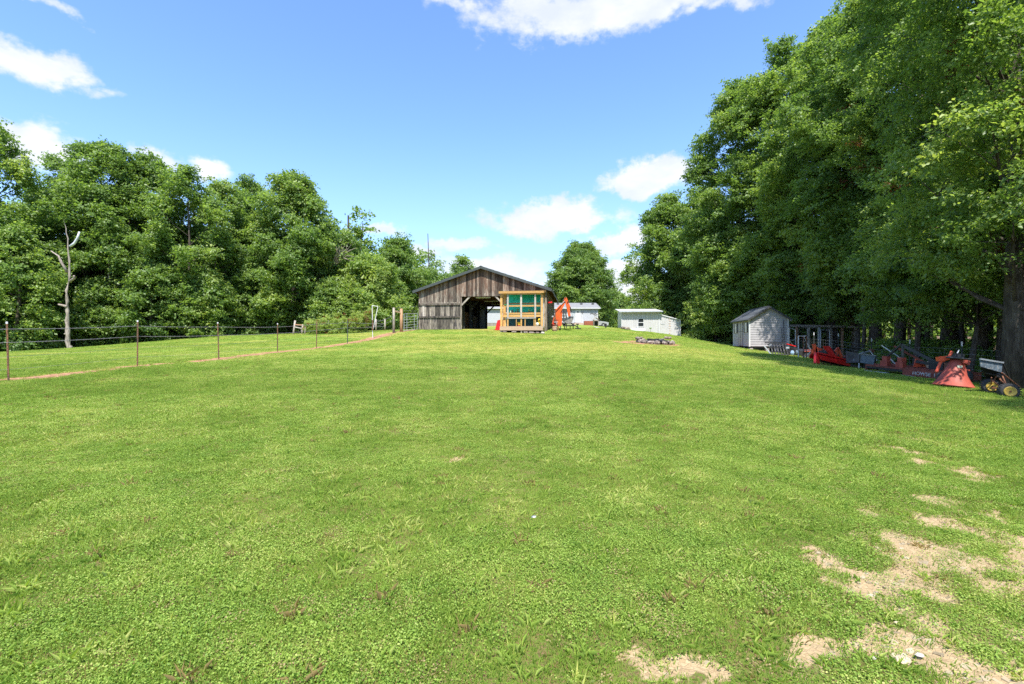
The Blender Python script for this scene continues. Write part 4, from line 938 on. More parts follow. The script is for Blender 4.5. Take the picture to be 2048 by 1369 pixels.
for a in ((-.13, 0, -.1, .42), (.1, 0, .13, .42), (-.1, 0, .1, .04), (-.1, .38, .1, .42)): MB().span((a[0], 0, a[1]), (a[2], .03, a[3])).build('frame', M_WHITEPAINT, o)
MB().span((-.1, .01, .04), (.1, .018, .38)).build('glass', M_GLASS, o)

# ------------------------------------------------------------------ mobile home
HX0, HX1, HY, HZ = -6.2, 12.45, 70, 3.92
home = thing('mobile_home', 'long white mobile home with pale low roof behind the barn', 'house', (0, HY, HZ-.05))
cut = []
zb, zt = .52, 2.66
nb = 14
for i in range(nb):
    z0 = zb+i*(zt-zb)/nb; z1 = z0+(zt-zb)/nb
    for a, b in ((HX0, X(1149, HY)-.03), (X(1162, HY)+.03, HX1)):
        MB().prism([(0, z0), (-.03, z0), (-.006, z1), (0, z1)], a, b, 'x').build('siding_row', M_SIDING, home)
MB().span((HX0+.01, .004, zb), (HX1-.01, 7.4, zt)).build('wall', M_SIDING, home)
for i in range(int((HX1-HX0)/.5)): MB().span((HX0+i*.5+.01, -.012, -.1), (HX0+i*.5+.49, .0, zb-.01)).build('skirting_panel', M_SKIRT, home)
for x in (HX0+.06, HX1-.06, X(1164, HY)): MB().span((x-.05, -.06, .1), (x+.05, -.035, zt)).build('trim', M_WHITEPAINT, home)
MB().prism([(-.35, zt+.0), (3.7, zt+1.0), (7.7, zt), (7.7, zt-.12), (-.35, zt-.12)], HX0-.3, HX1+.3, 'x').build('roof', M_PALEROOF, home)
for i in range(5): MB().prism([(-.37+i*.8, zt+.01+i*.2), (.46+i*.8, zt+.215+i*.2), (.46+i*.8, zt+.22+i*.2), (-.37+i*.8, zt+.035+i*.2)], HX0-.32, HX1+.32, 'x').build('roof_row', M_PALEROOF, home)
MB().span((HX0-.3, -.38, zt-.13), (HX1+.3, -.352, zt+.01)).build('gutter', M_WHITEPAINT, home)
for px in (1116, 1163, 1186, 1090, 1050): MB().box((X(px, HY+2), 2.2, zt+.78), (.35, .3, .16)).build('roof_vent', M_DKMACHINE, home)
MB().lathe((X(1177, HY), 1.6, zt+.42), [(.06, 0), (.06, .3), (.1, .32), (.02, .4)], 8).build('vent_pipe', M_GALV, home)
dx0, dx1 = X(1151, HY), X(1160.5, HY)
d_ = MB().span((dx0, -.05, zb+.02), (dx1, -.02, 2.45)).build('door', M_WHITEPAINT, home)
MB().prism([((dx0+dx1)/2-.13, 2.05), ((dx0+dx1)/2, 1.88), ((dx0+dx1)/2+.13, 2.05), ((dx0+dx1)/2, 2.22)], -.065, -.052).build('window', M_GLASS, d_)
MB().lathe((dx0+.08, -.08, 1.4), [(.03, -.03), (.03, .03)], 6, 'y').build('handle', M_BLACK, d_)
for a in (dx0-.07, dx1+.01): MB().span((a, -.06, zb), (a+.06, -.03, 2.5)).build('door_frame', M_WHITEPAINT, home)
for px, w0, z0, z1 in ((1136, .7, 1.3, 2.1), (1098, .9, 1.2, 2.2)):
    xx = X(px, HY); f = MB(); f.span((xx-w0/2, -.06, z0), (xx+w0/2, -.035, z1)); fo = f.build('window', M_WHITEPAINT, home); MB().span((xx-w0/2+.06, -.07, z0+.06), (xx+w0/2-.06, -.062, z1-.06)).build('pane', mat('pale_window_blind', (.5, .53, .57), (.42, .45, .5), 2, .3, stretch=(1, 1, 9)), fo)
MB().box((X(1164.5, HY), -.09, 2.0), (.12, .08, .22)).build('porch_lamp', M_DKMACHINE, home)
for i in range(3): MB().span((dx0-.5+.0, -1.5+i*.35, -.1), (dx1+1.2, -1.2+i*.35+(.05 if i < 2 else .8), .12+.16*i)).build('step', mat('tan_step', (.42, .33, .25), (.34, .26, .2), 4, .8), home)
bd = thing('garden_box', 'low wooden box of brown red boards below the wall of the mobile home', 'planter box', (X(1178, 68), 68, g1(X(1178, 68), 68)-.06))
for i in range(4): MB().span((-.7, -.25, .0+i*.17), (.7, .25, .162+i*.17)).build('board', M_BRICK, bd)
ds = thing('small_shelter', 'small peaked weathered wooden shelter with a dark opening by the corner of the mobile home', 'dog house', (X(1191.5, 66), 66, g1(X(1191.5, 66), 66)-.05))
for x in (-.33, .27): MB().span((x, -.3, 0), (x+.07, .3, .85)).build('wall', M_POSTWOOD, ds)
MB().span((-.26, .2, 0), (.27, .24, .85)).build('back_wall', M_DARKWOOD, ds)
MB().span((-.26, -.28, .72), (.27, -.24, .85)).build('header', M_POSTWOOD, ds)
for s in (-1, 1): MB().prism([(0, 1.15), (s*.42, .84), (s*.42, .9), (0, 1.22)], -.38, .35).build('roof', M_POSTWOOD, ds)
br = thing('driftwood', 'dark gnarled branch mounted above the small peaked shelter', 'branch', (X(1190, 66), 66.1, g1(X(1190, 66), 66)+1.13))
MB().path([(-.65, 0, .42), (-.5, 0, .62), (-.3, 0, .5), (0, 0, .58), (.25, 0, .42), (.5, 0, .5)], [.05, .09, .06, .07, .06, .03], 6).build('limb', M_DKMACHINE, br)
MB().path([(-.3, 0, .5), (.1, 0, .3), (.35, 0, .2)], [.05, .05, .02], 5).build('limb', M_DKMACHINE, br); MB().tube((0, 0, .0), (0, 0, .56), .03, 6).build('stake', M_POSTWOOD, br)

car = thing('parked_car', 'silver car parked behind the corner of the mobile home, only its sloping front showing', 'car', (X(1187, 74), 74, g1(X(1187, 74), 74)-.12))
prof = [(-2.1, .3), (2.1, .3), (2.15, .62), (1.95, .8), (1.05, .93), (.35, 1.38), (-.95, 1.42), (-1.8, 1.0), (-2.15, .9)]
MB().prism(prof, -.85, .85).build('body', M_CAR, car)
MB().prism([(1.0, .95), (.4, 1.33), (.3, 1.33), (.3, .95)], -.862, .862).build('window', M_GLASS, car); MB().prism([(.22, .95), (.22, 1.34), (-.85, 1.36), (-1.4, 1.0)], -.862, .862).build('window', M_GLASS, car)
for x in (-1.35, 1.35):
    for y in (-.8, .8):
        wh = MB().lathe((x, y-.1, .33), [(.2, 0), (.32, .0), (.33, .03), (.33, .17), (.32, .2), (.2, .2)], 18, 'y').build('tyre', M_TYRE, car); MB().lathe((x, y-.105, .33), [(.02, .0), (.2, .01), (.2, .2)], 12, 'y').build('rim', M_GALV, wh)
MB().span((2.12, -.7, .6), (2.17, -.4, .74)).build('headlight', M_WHITEPAINT, car); MB().span((2.12, .4, .6), (2.17, .7, .74)).build('headlight', M_WHITEPAINT, car)
o = thing('yard_post', 'short dark post standing at the grass edge right of the silver car', 'post', GP(1211.5, 58, -.05)); MB().lathe((0, 0, 0), [(.1, 0), (.1, .55), (.13, .56), (.13, .66), (.03, .72)], 10).build('shaft', M_BLACK, o)
# driveway: a pale gravel strip
vs = []; fs = []
pts_ = [(X(1236, 56), 56), (X(1220, 60), 60), (X(1206, 68), 68), (X(1215, 80), 80), (X(1260, 95), 95)]
for x, y in pts_:
    for s in (-1.7, 1.7): vs.append((x+s, y, g1(x+s, y)+.03))
for i in range(len(pts_)-1): fs.append((2*i, 2*i+1, 2*i+3, 2*i+2))
MB().add(vs, fs).build('driveway', mat('pale_gravel', (.42, .39, .36), (.32, .29, .26), 9, .9, bump=.3), None, kind='structure')

# ------------------------------------------------------------------ white metal shed with lean-to, gas tank
sh = thing('metal_shed', 'white ribbed metal shed with a slanting roof, a dark window and a low lean-to', 'shed', (10.87, 48.0, 2.44), -R(5.7))
SW = 3.65; D_ = 3.1
def rib(x, z0, z1, y=0.0, parent=sh, s=1): return MB().prism([(-.112, 0), (-.04, 0), (-.025, -.02), (.025, -.02), (.04, 0), (.112, 0), (.112, .006), (-.112, .006)], z0, z1, 'z').build('wall_panel', M_WHITE, parent)
def panelrow(x0, x1, z0, z1, y=0.0, parent=sh):
    k = max(1, round((x1-x0)/.225)); w_ = (x1-x0)/k
    for i in range(k):
        zt_ = z1(x0+(i+.5)*w_) if callable(z1) else z1
        z0_ = z0
        o = MB().prism([(-w_/2+.003, 0), (-.045, 0), (-.028, -.022), (.028, -.022), (.045, 0), (w_/2-.003, 0), (w_/2-.003, .006), (-w_/2+.003, .006)], z0_, zt_, 'z').build('wall_panel', M_WHITE, parent); o.location = (x0+(i+.5)*w_, y, 0)
WX0, WX1, WZ0, WZ1 = 1.6, 2.16, .7, 1.47
panelrow(0.02, WX0-.02, -.2, 2.16); panelrow(WX1+.02, SW, -.35, 2.16); panelrow(WX0-.02, WX1+.02, WZ1+.02, 2.16); panelrow(WX0-.02, WX1+.02, -.2, WZ0-.02)
wf = MB(); [wf.span(a, b) for a, b in (((WX0-.02, -.04, WZ0-.03), (WX0+.03, 0.02, WZ1+.03)), ((WX1-.03, -.04, WZ0-.03), (WX1+.02, .02, WZ1+.03)), ((WX0+.03, -.04, WZ0-.03), (WX1-.03, .02, WZ0+.02)), ((WX0+.03, -.04, WZ1-.02), (WX1-.03, .02, WZ1+.03)), ((WX0+.03, -.04, (WZ0+WZ1)/2-.03), (WX1-.03, .02, (WZ0+WZ1)/2+.03)))]
wo = wf.build('window', M_WHITEPAINT, sh)
for a, b in ((WZ0+.02, (WZ0+WZ1)/2-.03), ((WZ0+WZ1)/2+.03, WZ1-.02)): MB().span((WX0+.03, 0, a), (WX1-.03, .01, b)).build('pane', M_GLASS, wo)
MB().prism([(.01, -.3), (D_, -.3), (D_, 2.5), (.01, 2.14)], 0, .02, 'x').build('side_wall', M_WHITE, sh); MB().prism([(.01, -.4), (D_, -.4), (D_, 2.5), (.01, 2.14)], SW-.02, SW, 'x').build('side_wall', M_WHITE, sh)
MB().span((0.02, D_-.02, -.4), (SW-.02, D_, 2.5)).build('back_wall', M_WHITE, sh)
for i in range(9): MB().prism([(-.42, 2.17), (D_+.3, 2.62), (D_+.3, 2.65), (-.42, 2.2)], -.28+i*.468, -.285+(i+1)*.468, 'x').build('roof_panel', M_WHITE, sh)
MB().span((-.28, -.44, 2.1), (SW+.28, -.422, 2.21)).build('fascia', M_GALV, sh)
for x in (-.01, SW-.03): MB().span((x, -.045, -.35), (x+.07, -.02, 2.13)).build('corner_trim', M_WHITEPAINT, sh)
LX0, LX1 = SW+.03, SW+2.02
panelrow(LX0, LX1, -.45, lambda x: 1.86-.29*(x-LX0), .02)
MB().prism([(LX0, 1.88), (LX1+.06, 1.30), (LX1+.06, 1.34), (LX0, 1.92)], -.05, D_-.3).build('roof', M_WHITE, sh)
MB().beam((LX0, -.06, 1.88), (LX1+.06, -.06, 1.3), .02, .09).build('fascia', M_WHITEPAINT, sh)
MB().span((LX1-.02, .03, -.5), (LX1, D_-.3, 1.3)).build('side_wall', M_WHITE, sh)
MB().span((LX1-.02, -.03, -.5), (LX1+.04, .0, 1.34)).build('corner_trim', M_WHITEPAINT, sh)
for i in range(7):
    MB().box((LX0+.98+.03*(i % 2), -.012, 1.48-.235*i), (.2-.012*i, .006, .06+.03*(i % 3 == 0))).build('rust_patch', mat('orange_rust_stain', (.42, .17, .06), (.5, .27, .12), 18, .8, c3=(.6, .55, .5), c3lo=.45, c3hi=.55), sh)
MB().span((LX0+.85, -.05, -.32), (LX0+1.7, -.02, -.24)).build('sill', M_POSTWOOD, sh)
MB().span((LX0+1.45, -.03, .95), (LX0+1.9, -.02, .99)).build('hinge', M_GALV, sh); MB().span((LX0+.1, -.02, .93), (LX0+.5, -.012, .96)).build('hinge', M_GALV, sh)
tk = thing('gas_tank', 'long white horizontal gas tank lying on the grass against the white metal shed', 'tank', (11.6, 47.15, 2.42), -R(5.7))
c_ = [(0, -.0), (.12, .02), (.2, .08), (.235, .2), (.235, 1.2)]
MB().lathe((0, 0, .29), c_+[(.2, 1.3), (.12, 1.36), (0, 1.38)], 20, 'x').build('body', M_WHITEPAINT, tk, True)
MB().lathe((.62, 0, .5), [(.1, 0), (.1, .12), (.07, .16)], 12).build('valve_cover', M_GALV, tk)
for x in (.35, 1.2): MB().span((x, -.22, -.1), (x+.09, .22, .12)).build('foot', M_CINDER, tk)
lab = ['grey stone at the left corner of the white metal shed', 'small dark stone in the short row left of the gas tank', 'mossy brown stone touching the left end of the gas tank', 'flat stone in the middle of the row left of the gas tank']
for i, px in enumerate((1244, 1249.5, 1257, 1253)): o = MB().rock((0, 0, .08), (.36, .3, .3), 30+i).build('stone', M_ROCK, None, label=lab[i], cat='stone'); o.location = GP(px, 46.9-(i == 3)*.2, .05)
o = thing('weed', 'small green weed growing against the front of the white metal shed', 'plant', GP(1301, 47.2)); MB().tube((0, 0, -.1), (0, 0, .35), .02, 5).build('stem', M_PLANT, o); MB().rock((0, 0, .38), (.3, .2, .14), 3).build('leaves', M_PLANT, o)

# ------------------------------------------------------------------ grey lap-sided garden shed
gs = thing('garden_shed', 'small grey lap sided garden shed with white corner trim, raised on blocks', 'shed', (16.2, 33.0, 1.31), -R(9.4))
# local x along the gable wall to the right, y along the long wall away; rotated to match the receding wall
GWd, GDp, GH = 2.44, 3.72, 1.87
nr = 16; rowh = GH/nr
for i in range(nr):
    z0 = i*rowh; MB().prism([(0, z0), (-.028, z0+.004), (-.004, z0+rowh), (0, z0+rowh)], .06, GWd-.06, 'x').build('siding_row', M_GREYSIDING, gs)
GP_ = .78      # gable rise
k = 7
for i in range(k):
    z0 = GH+i*GP_/k; f0 = 1-(i)/k; f1 = 1-(i+1)/k
    MB().prism([(GWd/2-GWd/2*f0, z0), (GWd/2+GWd/2*f0, z0), (GWd/2+GWd/2*f1, z0+GP_/k), (GWd/2-GWd/2*f1, z0+GP_/k)], -.02, 0).build('siding_row', M_GREYSIDING, gs)
    MB().span((GWd/2-GWd/2*f0+.04, -.029, z0+.0), (GWd/2+GWd/2*f0-.04, -.021, z0+.025)).build('siding_lip', M_GREYSIDING, gs)
MB().span((.002, .002, 0), (GWd-.002, GDp-.002, GH)).build('wall', M_GREYSIDING, gs)
MB().prism([(.01, GH), (GWd-.01, GH), (GWd/2, GH+GP_-.02)], .01, GDp-.01).build('gable', M_GREYSIDING, gs)
DY0, DY1 = 1.36, 2.36
for i in range(nr):
    z0 = i*rowh
    for a, b in ((.06, DY0-.05), (DY1+.05, GDp-.06)): MB().prism([(0, z0), (-.028, z0+.004), (-.004, z0+rowh), (0, z0+rowh)], a, b, 'y').build('siding_row', M_GREYSIDING, gs)
for x, y in ((-.035, -.035), (GWd-.055, -.035), (-.035, GDp-.055)): MB().span((x, y, -.02), (x+.09, y+.09, GH+.02)).build('corner_trim', M_WHITEPAINT, gs)
for j in range(2):
    y0 = DY0+j*(DY1-DY0)/2+.01; y1 = y0+(DY1-DY0)/2-.02; dd = MB().span((-.05, y0, .04), (-.01, y1, GH-.08)).build('door', M_GREYSIDING, gs)
    for i in range(13): MB().prism([(-.052, .07+i*.13), (-.068, .074+i*.13), (-.054, .19+i*.13)], y0+.05, y1-.05, 'y').build('siding_row', M_GREYSIDING, dd) if False else MB().span((-.062, y0+.05, .08+i*.13), (-.052, y1-.05, .085+i*.13+.02)).build('siding_row', M_GREYSIDING, dd)
    for a, b in (((-.058, y0, .04), (-.051, y0+.03, GH-.08)), ((-.058, y1-.03, .04), (-.051, y1, GH-.08)), ((-.06, y0+.03, 1.0), (-.051, y1-.03, 1.05))): MB().span(a, b).build('door_trim', M_DKMACHINE, dd)
for yc in (.62, 3.02):
    wo = MB().span((-.06, yc-.2, .98), (-.03, yc+.2, 1.62)).build('window', M_WHITEPAINT, gs)
    for z in (1.0, 1.31): MB().span((-.066, yc-.15, z+.03), (-.061, yc+.15, z+.27)).build('pane', mat('bright_pane', (.4, .44, .46), (.14, .15, .15), 6, .2, bump=0), wo)
    for s in (-1, 1):
        shu = MB().span((-.065, yc+s*.32-.1, .96), (-.03, yc+s*.32+.1, 1.64)).build('shutter', M_BLACK, gs)
        for i in range(8): MB().span((-.072, yc+s*.32-.08, 1.0+i*.078), (-.066, yc+s*.32+.08, 1.04+i*.078)).build('louvre', M_DKMACHINE, shu)
for s in (-1, 1):
    x0 = GWd/2; xe = GWd/2+s*(GWd/2+.17); ze = GH-.17*GP_/(GWd/2)
    for i in range(8):
        a, b = i/8, (i+1)/8+.03; xa, xb = x0+(xe-x0)*a, x0+(xe-x0)*b; za, zb2 = GH+GP_+.05+(ze-GH-GP_)*a, GH+GP_+.05+(ze-GH-GP_)*b
        MB().prism([(xa, za), (xb, zb2+.01), (xb, zb2+.03), (xa, za+.018)], -.2, GDp+.2).build('shingle_row', M_SHINGLE, gs)
    MB().prism([(x0, GH+GP_+.0), (xe, ze+.0), (xe, ze+.045), (x0, GH+GP_+.045)], -.19, GDp+.19).build('roof_deck', M_FASCIA, gs)
    for y in (-.215, GDp+.2): MB().beam((x0, y, GH+GP_+.01), (xe, y, ze+.01), .022, .12).build('fascia', M_DKMACHINE, gs)
    MB().span((min(xe, xe+s*.02), -.2, ze-.03), (max(xe, xe+s*.02), GDp+.2, ze+.04)).build('drip_edge', M_WHITEPAINT if s > 0 else M_FASCIA, gs)
MB().prism([(GWd/2-.13, GH+GP_+.02), (GWd/2, GH+GP_+.1), (GWd/2+.13, GH+GP_+.02), (GWd/2, GH+GP_+.075)], -.1, GDp+.1).build('ridge_vent', M_SHINGLE, gs)
MB().span((GWd+.08, -.2, GH-.14), (GWd+.2, -.1, GH-.06)).build('gutter_end', M_WHITEPAINT, gs)
for y in (.1, 1.3, 2.5, 3.6): MB().span((0.02, y-.06, -.12), (GWd-.02, y+.06, -.005)).build('floor_joist', M_DARKWOOD, gs)
for x, y, h in ((.12, .05, .2), (1.15, .05, .38), (1.75, .1, .45), (2.3, .05, .5), (.12, 3.5, .25), (2.3, 3.5, .6), (.12, 1.8, .2), (2.3, 1.8, .5)):
    for q in range(max(1, int(h/.2))+1): MB().span((x-.1+.01*q, y-.1, -.125-.2*(q+1)+.004), (x+.1+.01*q, y+.28, -.125-.2*q-.002)).build('block', M_CINDER, gs)
# ------------------------------------------------------------------ wire fence along the red dirt strip
fe = thing('wire_fence', 'thin barbed wire fence on rusty steel posts running up to the paddock gate', 'fence', (0, 0, 0))
posts = [(-13.9, 9.2), (-12.5, 12), (-11.93, 15.4), (-11.4, 18.8), (-11.3, 23.3), (-10.35, 25.6), (-9.7, 28.5), (-9.5, 33), (-9.3, 38)]
def tpost(x, y, h, mt, tilt=0.0, top=None, parent=None, below=.05, nm='post'):
    z = g1(x, y); mb = MB()
    mb.prism([(-.022, -.003), (.022, -.003), (.022, .003), (.004, .003), (.004, .028), (-.004, .028), (-.004, .003), (-.022, .003)], -below, h, 'z')
    for k in range(int(h/.07)): mb.box((0, -.007, .05+k*.07), (.014, .012, .02))
    o = mb.build(nm, mt, parent); o.location = (x, y, z); o.rotation_euler = (0, tilt, 0)
    if top: MB().prism([(-.025, -.006), (.025, -.006), (.025, .006), (-.025, .006)], h-.0, h+.16 if top == 2 else h+.05, 'z').build('post_tip', M_WHITEPAINT, o)
    return o
tops = []
for i, (x, y) in enumerate(posts[:-1]):
    h = {0: 1.43, 1: 1.42, 2: 1.40, 3: 1.40, 4: 1.32, 5: 1.40, 6: 1.38, 7: 1.1}[i]
    if i < 7: tpost(x, y, h, M_TPOST if i < 6 else M_TPOSTG, R([0, -1.4, .3, -1.6, .2, .6, .5, 0][i]), 1 if i < 5 else None, fe)
    tops.append((x, y, g1(x, y), h))
tops.append((-9.3, 38, g1(-9.3, 38), 1.5))
def wire(name, pts, r, parent, m=M_WIRE, barbs=0.0, sag=.02):
    mb = MB(); path = []
    for a, b in zip(pts[:-1], pts[1:]):
        a, b = Vector(a), Vector(b); n_ = 6
        for i in range(n_): t = i/n_; p = a.lerp(b, t); p.z -= sag*4*t*(1-t); path.append(p)
    path.append(Vector(pts[-1])); mb.path(path, r, 4, caps=False)
    if barbs:
        for a, b in zip(path[:-1], path[1:]):
            n_ = max(1, int((b-a).length/barbs))
            for i in range(n_): p = a.lerp(b, (i+.5)/n_); mb.beam(p+Vector((-.01, 0, -.02)), p+Vector((.01, 0, .02)), .006, .006); mb.beam(p+Vector((0, -.015, .015)), p+Vector((0, .015, -.015)), .006, .006)
    return mb.build(name, m, parent)
for frac, rr in ((.905, .0055), (.67, .0055), (.42, .0025), (.2, .0025)):
    wire('wire', [(x, y-.012, z+h*frac) for x, y, z, h in tops], rr, fe, barbs=.16 if frac > .5 else 0)
# wood posts at the end of the fence, rail, gate, wires to the barn
pg = thing('gate_posts', 'pair of wooden posts joined by a top rail beside the metal paddock gate', 'post', (0, 0, 0))
pa = GP(787.5, 38.2); pb = GP(802.5, 38.9)
def wpost(p, h, r, m, parent, nm='post', below=.3): o = MB().path([(0, 0, -below), (0.01, 0, h*.5), (0, 0, h)], [r*1.05, r, r*.93], 10).build(nm, m, parent, True); o.location = p; return o
wpost(pa, 1.98, .1, M_POSTWOOD, pg); wpost(pb, 1.84, .115, M_NEWPOST, pg)
MB().beam((pa[0]+.05, pa[1], pa[2]+1.72), (pb[0]-.03, pb[1], pb[2]+1.5), .12, .1).build('rail', M_PALELUMBER, pg)
gt = thing('paddock_gate', 'grey tubular metal gate between the wooden posts and the left barn corner', 'gate', (0, 0, 0))
ga = Vector((pb[0]+.2, pb[1]+.1, pb[2])); gb = Vector((*bl(-5.62, .1)[:2], g1(*bl(-5.62, .1)[:2])))
for i, h in enumerate((1.42, 1.17, .94, .72, .5, .28, .08)):
    MB().tube(ga+Vector((0, 0, h)), gb+Vector((0, 0, h-.02)), .021 if i in (0, 6) else .016, 6).build('rail', M_GALV, gt)
for t in (.0, .2, .73, .98): p = ga.lerp(gb, t)+Vector((0, -.01, 0)); MB().tube(p+Vector((0, 0, .06)), p+Vector((0, 0, 1.43)), .02, 6).build('stile', M_GALV, gt)
wf_ = thing('wire_fence', 'taut wires strung above the metal paddock gate to the barn corner', 'fence', (0, 0, 0))
for h, q in ((1.98, 2.02), (1.75, 1.62)): wire('wire', [(pa[0], pa[1], pa[2]+h-.02), (pb[0], pb[1]-.12, pb[2]+h-.05), (gb.x, gb.y-.05, gb.z+q)], .006, wf_)
# leaning pipe frame
fr = thing('pipe_frame', 'thin white pipe frame with a slanted leg standing over the wire fence', 'pipe frame', GP(745, 33.5))
o0 = Vector(fr.location)
def rel(px, py, d): return P3(px, py, d)-o0
MB().tube(rel(744.5, 611.5, 33.5), rel(745.5, 677, 33.5), .026, 6).build('pipe', M_WHITEPAINT, fr); MB().tube(rel(745.3, 640, 33.45), rel(745.5, 660, 33.45), .045, 6).build('sleeve', M_TPOST, fr)
MB().tube(rel(744.5, 611, 33.5), rel(756, 613, 33.5), .02, 6).build('pipe', M_WHITEPAINT, fr); MB().tube(rel(756, 613, 33.5), rel(746.5, 658, 33.5), .026, 6).build('pipe', M_WHITEPAINT, fr)
# second fence, trellis and vine
f2 = thing('brace_posts', 'pale leaning wooden brace posts joined by rails, in front of the left wood', 'post', (0, 0, 0))
d2 = 40.5
for a, b, r_ in (((590.5, 641), (586, 674), .075), ((605.5, 649), (603.5, 673), .06), ((612, 643), (609.5, 673), .07)):
    pts = [P3(*b, d2), P3(*a, d2)]; pts[0].z = min(pts[0].z, g1(pts[0].x, d2)-.1); MB().tube(pts[0], pts[1], r_, 9).build('post', M_WHITEWOOD, f2, True)
MB().beam(P3(590, 649, d2-.02), P3(605, 650, d2-.02), .09, .08).build('rail', M_NEWPOST, f2); MB().beam(P3(590, 654, d2), P3(605, 657, d2), .07, .07).build('rail', M_WHITEWOOD, f2)
wire('wire', [P3(592, 673, d2), P3(604, 658, d2)], .008, f2)
f3 = thing('wire_fence', 'low far wire fence on short pale posts in front of the left wood', 'fence', (0, 0, 0))
lp = [(-120, 40), (60, 38), (300, 38.5), (480, 39.5), (612, 40.5), (632, 40.8), (657, 41.2), (686, 41.6), (710, 42), (731, 42.5), (752, 43), (770, 43.5)]
for i, (px, d) in enumerate(lp):
    if i >= 5: o = MB().tube((0, 0, -.1), (0, 0, 1.05), .055, 7).build('post', M_WHITEWOOD, f3, True); o.location = GP(px, d)
for h in (.95, .68, .4): wire('wire', [(X(px, d), d, g1(X(px, d), d)+h) for px, d in lp[5:]], .008, f3, sag=.03)
# vine: stem wire and a long mass of leaves rising to the pipe frame
def vine():
    r = np.random.RandomState(9); pts = [(612, 648), (640, 653), (662, 653), (690, 651), (715, 645), (730, 636), (742, 627)]; d = 39.5
    root = thing('grape_vine', 'long grape vine trained on a wire trellis, climbing to the right towards the pipe frame', 'vine', GP(680, d))
    o0 = np.array(root.location); n = 950; t = r.rand(n); px = np.interp(t, np.linspace(0, 1, 7), [p[0] for p in pts]); py = np.interp(t, np.linspace(0, 1, 7), [p[1] for p in pts])
    th = (.25+.25*np.sin(np.pi*t))*(1+.8*(fbm(px*.15, px*0, 3, 1)-.5))
    x = (px-1024)/F*d+r.randn(n)*.05; z = EYE-(py-684)/F*d+r.randn(n)*th*.75; y = d+r.randn(n)*.3
    dn = (px > 655) & (r.rand(n) < .25); z = np.where(dn, z-r.rand(n)*.6, z)
    co = np.c_[x, y, z]-o0; tn = np.where(z > np.median(z)+.1, 1.25, .95)+r.randn(n)*.25
    scatter('leaves', co, np.c_[r.randn(n)*.4, r.randn(n)*.4, r.uniform(0, 6.28, n)], r.uniform(.25, .42, n), r.randint(0, 4, n), np.where(r.rand(n) < .13, 2.0, np.clip(tn, 0, 1.3)), LEAFG, root)
    MB().path([(X(a, d)-o0[0], 0, EYE-(b-684)/F*d-o0[2]) for a, b in pts], .03, 5).build('stem', M_BARK, root)
    for px in (637, 664, 693, 718):
        zz = g1(X(px, d), d)-o0[2]; MB().tube((X(px, d)-o0[0], .05, zz-.1), (X(px, d)-o0[0], .0, np.interp(px, [p[0] for p in pts], [EYE-(p[1]-684)/F*d for p in pts])-o0[2]), .035, 6).build('trunk', M_BARK, root)
vine()

# ------------------------------------------------------------------ backhoe attachment and the clutter by the barn's right side
bhd = 41.5
bo = Vector(GP(1114, bhd)); bh = thing('backhoe_arm', 'bright orange backhoe arm folded into a peak beside the right side of the barn', 'backhoe', bo)
def B(px, py, dd=0.0): return P3(px, py, bhd+dd)-bo
def plate(pts, y0, y1, m, name, parent=bh, d=bhd, org=None):
    org = bo if org is None else org
    q = [P3(px, py, d)-org for px, py in pts]; return MB().prism([(v.x, v.z) for v in q], y0, y1).build(name, m, parent)
plate([(1110.5, 624.5), (1115, 619), (1123, 608.5), (1127.5, 602), (1130, 596), (1131.5, 598), (1130.8, 603), (1128.7, 609.5), (1120.8, 624.7), (1120.5, 629), (1119.5, 652), (1115, 654), (1112.5, 640), (1110, 631)], -.14, .14, M_ORANGE, 'boom')
MB().beam(B(1121, 619), B(1120, 651), .3, .03, (0, 1, 0)).build('boom_plate', M_ORANGE, bh)
plate([(1128.4, 597.5), (1129.5, 594.4), (1132.2, 594.2), (1136, 602), (1138.5, 612), (1141, 633), (1138.5, 637), (1136, 630), (1133, 614), (1130.5, 604)], -.1, .1, M_ORANGE, 'dipper')
MB().tube(B(1111.5, 621, -.2), B(1121.5, 610, -.2), .05, 8).build('hydraulic_cylinder', M_ORANGE, bh); MB().tube(B(1121.5, 610, -.2), B(1129, 602, -.2), .025, 8).build('hydraulic_rod', M_GALV, bh)
MB().tube(B(1135.5, 604, -.05), B(1140, 614, -.05), .045, 8).build('hydraulic_cylinder', M_REDORANGE, bh); MB().tube(B(1140, 614, -.05), B(1143, 624, -.05), .05, 8).build('hydraulic_cylinder', M_BLACK, bh); MB().tube(B(1143, 623, -.05), B(1145.5, 633, -.05), .03, 8).build('hydraulic_rod', M_GALV, bh)
for px, py in ((1129.5, 604), (1135, 604), (1139, 634), (1130.5, 595.5)): MB().lathe(B(px, py), [(.05, -.17), (.05, .17)], 10, 'y').build('pin', M_BLACK, bh)
plate([(1138, 632), (1147, 633.5), (1145.5, 640), (1141, 643), (1137.5, 638)], -.13, .13, M_DKMACHINE, 'bucket_link')
bk = MB(); n_ = 9; vs = []
for i in range(n_):
    a = R(200)+R(190)*i/(n_-1)
    for y in (-.32, .32): vs.append(tuple(B(1136, 641)+Vector((math.cos(a)*.36, y, math.sin(a)*.34+.05))))
bk.add(vs, [(2*i, 2*i+1, 2*i+3, 2*i+2) for i in range(n_-1)]); 
ob = bk.build('bucket', M_BUCKET, bh); ob.modifiers.new('thick', 'SOLIDIFY').thickness = .03
for y in (-.33, .31):
    cen = B(1136, 641); MB().prism([(cen.x+math.cos(R(200)+R(190)*i/8)*.355, cen.z+.05+math.sin(R(200)+R(190)*i/8)*.335) for i in range(9)]+[(cen.x+.3, cen.z+.22)], y, y+.02).build('bucket_side', M_BUCKET, bh)
